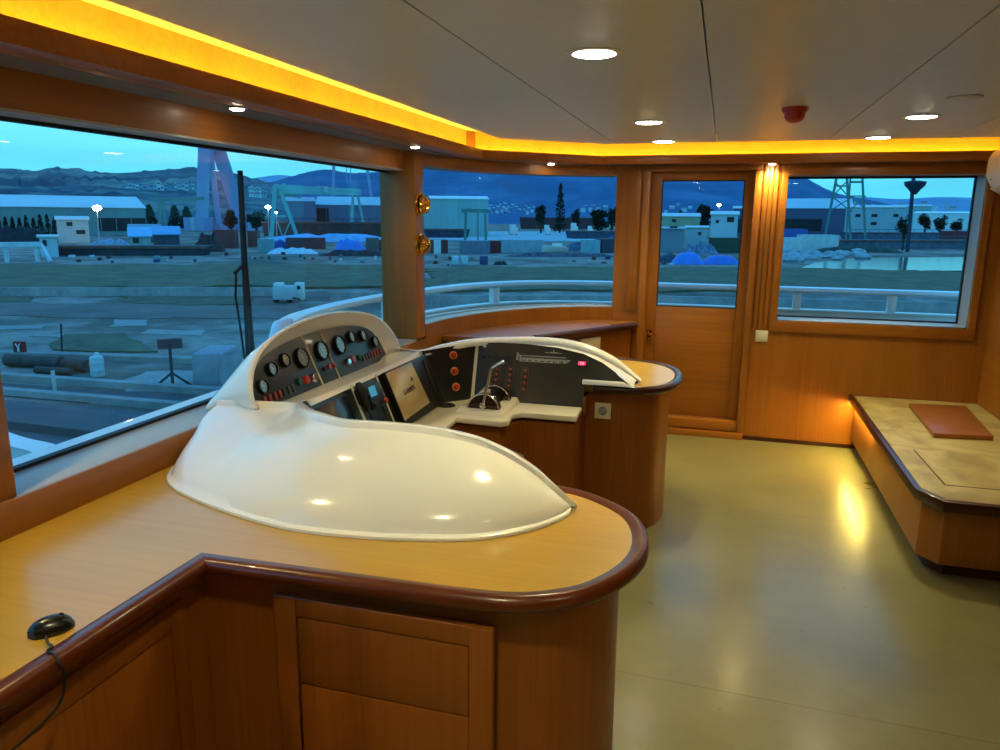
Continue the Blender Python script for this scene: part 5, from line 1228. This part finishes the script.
# ---- hills and far town
def hill(name, ridge, d0, d1, mat, seed=1, amp=.03):
    rn = random.Random(seed); R = cat_rom([tuple(r) for r in ridge], 5); rows = []
    K = 9; ns = [[rn.uniform(-1, 1) for _ in R] for _ in range(K+1)]
    for k in range(K+1):
        s = k/K; row = []
        for j, (x, y) in enumerate(R):
            top = at(x, y, d1); d = d0+(d1-d0)*s; b = at(x, y, d); e = s*s*(3-2*s)*.6+s*.4
            row.append(V((b.x, b.y, G+(top.z-G)*max(0, e+(amp*ns[k][j] if 0 < k < K else 0)))))
        rows.append(row)
    rows.append([V((*(at(x, y, d1*1.25).xy), G)) for x, y in R])
    return struct(MB().rows(rows).build(name, mat, smooth=180))
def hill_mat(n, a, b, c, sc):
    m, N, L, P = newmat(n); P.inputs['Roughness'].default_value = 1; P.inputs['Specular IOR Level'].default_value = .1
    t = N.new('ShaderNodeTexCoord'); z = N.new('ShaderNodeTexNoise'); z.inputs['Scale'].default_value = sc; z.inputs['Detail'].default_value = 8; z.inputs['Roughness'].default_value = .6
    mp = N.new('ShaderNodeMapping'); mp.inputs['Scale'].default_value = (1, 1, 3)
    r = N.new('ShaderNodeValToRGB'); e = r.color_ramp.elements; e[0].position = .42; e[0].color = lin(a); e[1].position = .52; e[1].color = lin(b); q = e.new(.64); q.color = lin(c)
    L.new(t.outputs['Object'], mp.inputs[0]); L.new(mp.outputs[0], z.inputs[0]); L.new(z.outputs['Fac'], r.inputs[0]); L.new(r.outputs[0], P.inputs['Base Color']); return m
HM1 = hill_mat('field_hill', '#3d5360', '#5d6f74', '#8d9588', .006); HM2 = hill_mat('hazed_wooded_hill', '#386485', '#3e6b8e', '#4a789a', .008); HM3 = hill_mat('hazed_far_hill', '#6d98b4', '#7aa4bd', '#86aec4', .003)  # distance haze is put into the bluish hill colours, there is no air volume
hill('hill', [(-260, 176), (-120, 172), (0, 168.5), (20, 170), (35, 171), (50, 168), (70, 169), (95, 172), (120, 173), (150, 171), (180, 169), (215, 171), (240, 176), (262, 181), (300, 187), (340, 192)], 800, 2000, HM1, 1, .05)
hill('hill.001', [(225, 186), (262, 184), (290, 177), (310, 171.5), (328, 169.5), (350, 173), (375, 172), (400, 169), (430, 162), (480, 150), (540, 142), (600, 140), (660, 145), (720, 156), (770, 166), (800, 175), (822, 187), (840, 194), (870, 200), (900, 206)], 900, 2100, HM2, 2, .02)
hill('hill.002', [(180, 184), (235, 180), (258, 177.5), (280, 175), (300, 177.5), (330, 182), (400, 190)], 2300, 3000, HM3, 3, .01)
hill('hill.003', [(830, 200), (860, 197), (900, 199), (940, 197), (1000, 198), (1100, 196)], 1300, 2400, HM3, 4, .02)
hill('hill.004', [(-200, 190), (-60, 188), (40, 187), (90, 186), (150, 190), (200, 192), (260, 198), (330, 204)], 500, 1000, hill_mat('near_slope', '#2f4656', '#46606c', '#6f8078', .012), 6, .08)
random.seed(21)
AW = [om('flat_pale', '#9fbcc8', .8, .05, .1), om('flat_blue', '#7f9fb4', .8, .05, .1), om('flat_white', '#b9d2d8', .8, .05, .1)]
def block(name, px, pyb, pyt, d, wpx, lab, group, cat='building', roof=True):
    a = at(px, pyb, d); w_ = wpx/750*d; h = at(px, pyt, d).z-a.z; u = V((a.y, -a.x, 0)).normalized(); n = V((a.x, a.y, 0)).normalized()
    o = V((a.x, a.y, a.z))-u*w_/2; t = thing(name, lab, cat, o, group); mt = random.choice(AW)
    MB().obox(o-V((0, 0, 12)), u*w_, n*w_*.8, (0, 0, h+12)).build('wall', mt, t)
    if roof: MB().obox(o-u*.4+V((0, 0, h)), u*(w_+.8), n*w_*.8, (0, 0, .8)).build('roof', om('flat_roof', '#6f8796', .8), t)
    b = MB(); k = max(2, int(h/4.5))
    for i in range(k): b.obox(o+u*w_*.12-n*.3+V((0, 0, h*(i+.3)/k)), u*w_*.76, n*.4, (0, 0, h*.35/k))
    b.build('window_band', om('flat_window', '#4a6478', .5), t)
for i in range(22):
    px = 124+i*3.5; block('apartment_block', px, 193+random.uniform(-2, 3), 182+random.uniform(-3, 5), 1000+(i % 2)*40, random.uniform(2.2, 3.3), 'pale apartment block among the towers on the hillside left of the lilac crane', 'apartment blocks on the far hillside')
for i in range(7):
    block('apartment_block', 250+i*2.6, 195, 187+random.uniform(-1, 1), 1050, 1.9, 'pale block in the white cluster below the far hill right of the wiper', 'white blocks right of the wiper')
HN = [0]
def house(px, py, d, wpx, lab, group):
    HN[0] += 1; py = 204.5+(HN[0]*7 % 11)*.8; d = 960+(218-py)*13; a = at(px, py, d); w_ = wpx/750*d; h = w_*.45; u = V((a.y, -a.x, 0)).normalized(); n = V((a.x, a.y, 0)).normalized(); o = V((a.x, a.y, a.z))-u*w_/2; t = thing('house', lab, 'house', o, group)
    MB().obox(o-V((0, 0, 8)), u*w_, n*w_*.7, (0, 0, 8+h)).build('wall', random.choice(AW), t)
    q = [o+V((0, 0, h))-n*.4, o+u*w_+V((0, 0, h))-n*.4, o+u*w_+n*w_*.7+V((0, 0, h)), o+n*w_*.7+V((0, 0, h))]; r = [o+n*w_*.35+V((0, 0, h+w_*.22)), o+u*w_+n*w_*.35+V((0, 0, h+w_*.22))]
    MB().add(q+r, [(0, 1, 5, 4), (2, 3, 4, 5), (0, 4, 3), (1, 2, 5), (0, 3, 2, 1)]).build('roof', om('house_roof'+str(random.randint(0, 2)), random.choice(('#8aa0aa', '#7f7480', '#a9c4cc')), .8), t)
for i in range(30): house(489+i*1.6, random.uniform(201, 212), 0, random.uniform(2.6, 4.0), 'small house in the town at the foot of the wooded hill in the curved window', 'town houses in the curved window')
for i in range(12): house(583+i*2.5, random.uniform(201, 208), 0, random.uniform(2.6, 5), 'small pale house near the trees at the right of the curved window', 'houses at the right of the curved window')
for i in range(14): house(850+i*8+random.uniform(-3, 3), random.uniform(205, 211), 0, random.uniform(2.5, 5), 'small pale house on the far shore in the right window', 'far shore houses')
for i in range(6): house(660+i*6, 209+random.uniform(-3, 2), 0, random.uniform(3, 6), 'small house behind the yellow-green building in the door window', 'houses in the door window')
for i, (px, py, w_, lab) in enumerate(((548, 229, 5, 'white van on the quay left of the barge'), (575, 227, 6, 'white van on the quay at the barge stern'), (514, 228.5, 8, 'white truck on the quay at the left of the barge'), (591, 230, 4, 'small white van right of the barge'))):
    p, d, n, h = ybox('x', '', '', px-w_/2, px+w_/2, 236, py-4, 2, None, build=False); t = thing('van', lab, 'van', p)
    b = MB(); b.obox(p+V((0, 0, .4)), d*.72, n*2, (0, 0, h-.4)); b.obox(p+d*.7+V((0, 0, .4)), d*.3, n*2, (0, 0, (h-.4)*.72)); b.build('van_body', wl, t, bev=.15)
    for k in (.2, .8): MB().lathe([(.4, 0), (.4, .25)], p+d*k+V((0, 0, .4))-n*.1, n, 12).build('wheel', om('tyre', '#15161a'), t)
# ------------------------------------------------------------------ sky
W = bpy.data.worlds.new('dusk_sky'); SC.world = W; W.use_nodes = True; N = W.node_tree.nodes; L = W.node_tree.links
bg = N['Background']; tc_ = N.new('ShaderNodeTexCoord'); sx = N.new('ShaderNodeSeparateXYZ'); L.new(tc_.outputs['Generated'], sx.inputs[0])
r = N.new('ShaderNodeValToRGB'); e = r.color_ramp.elements; L.new(sx.outputs['Z'], r.inputs[0])
e[0].position = 0; e[0].color = (.065, .41, .58, 1); e[1].position = 1; e[1].color = (.05, .24, .66, 1)
for p_, c in ((.03, (.065, .42, .58, 1)), (.075, (.10, .48, .61, 1)), (.15, (.13, .52, .64, 1)), (.28, (.11, .47, .78, 1)), (.5, (.08, .38, .80, 1))): q = e.new(p_); q.color = c
z = N.new('ShaderNodeTexNoise'); z.inputs['Scale'].default_value = 3; z.inputs['Detail'].default_value = 5
mp = N.new('ShaderNodeMapping'); mp.inputs['Scale'].default_value = (1, 1, 9); L.new(tc_.outputs['Generated'], mp.inputs[0]); L.new(mp.outputs[0], z.inputs[0])
mr = N.new('ShaderNodeMapRange'); mr.inputs[1].default_value = .35; mr.inputs[2].default_value = .7; mr.inputs[3].default_value = .9; mr.inputs[4].default_value = 1.12; L.new(z.outputs['Fac'], mr.inputs[0])
vm = N.new('ShaderNodeVectorMath'); vm.operation = 'SCALE'; L.new(r.outputs[0], vm.inputs[0]); L.new(mr.outputs[0], vm.inputs['Scale']); L.new(vm.outputs[0], bg.inputs[0]); bg.inputs[1].default_value = 1.7
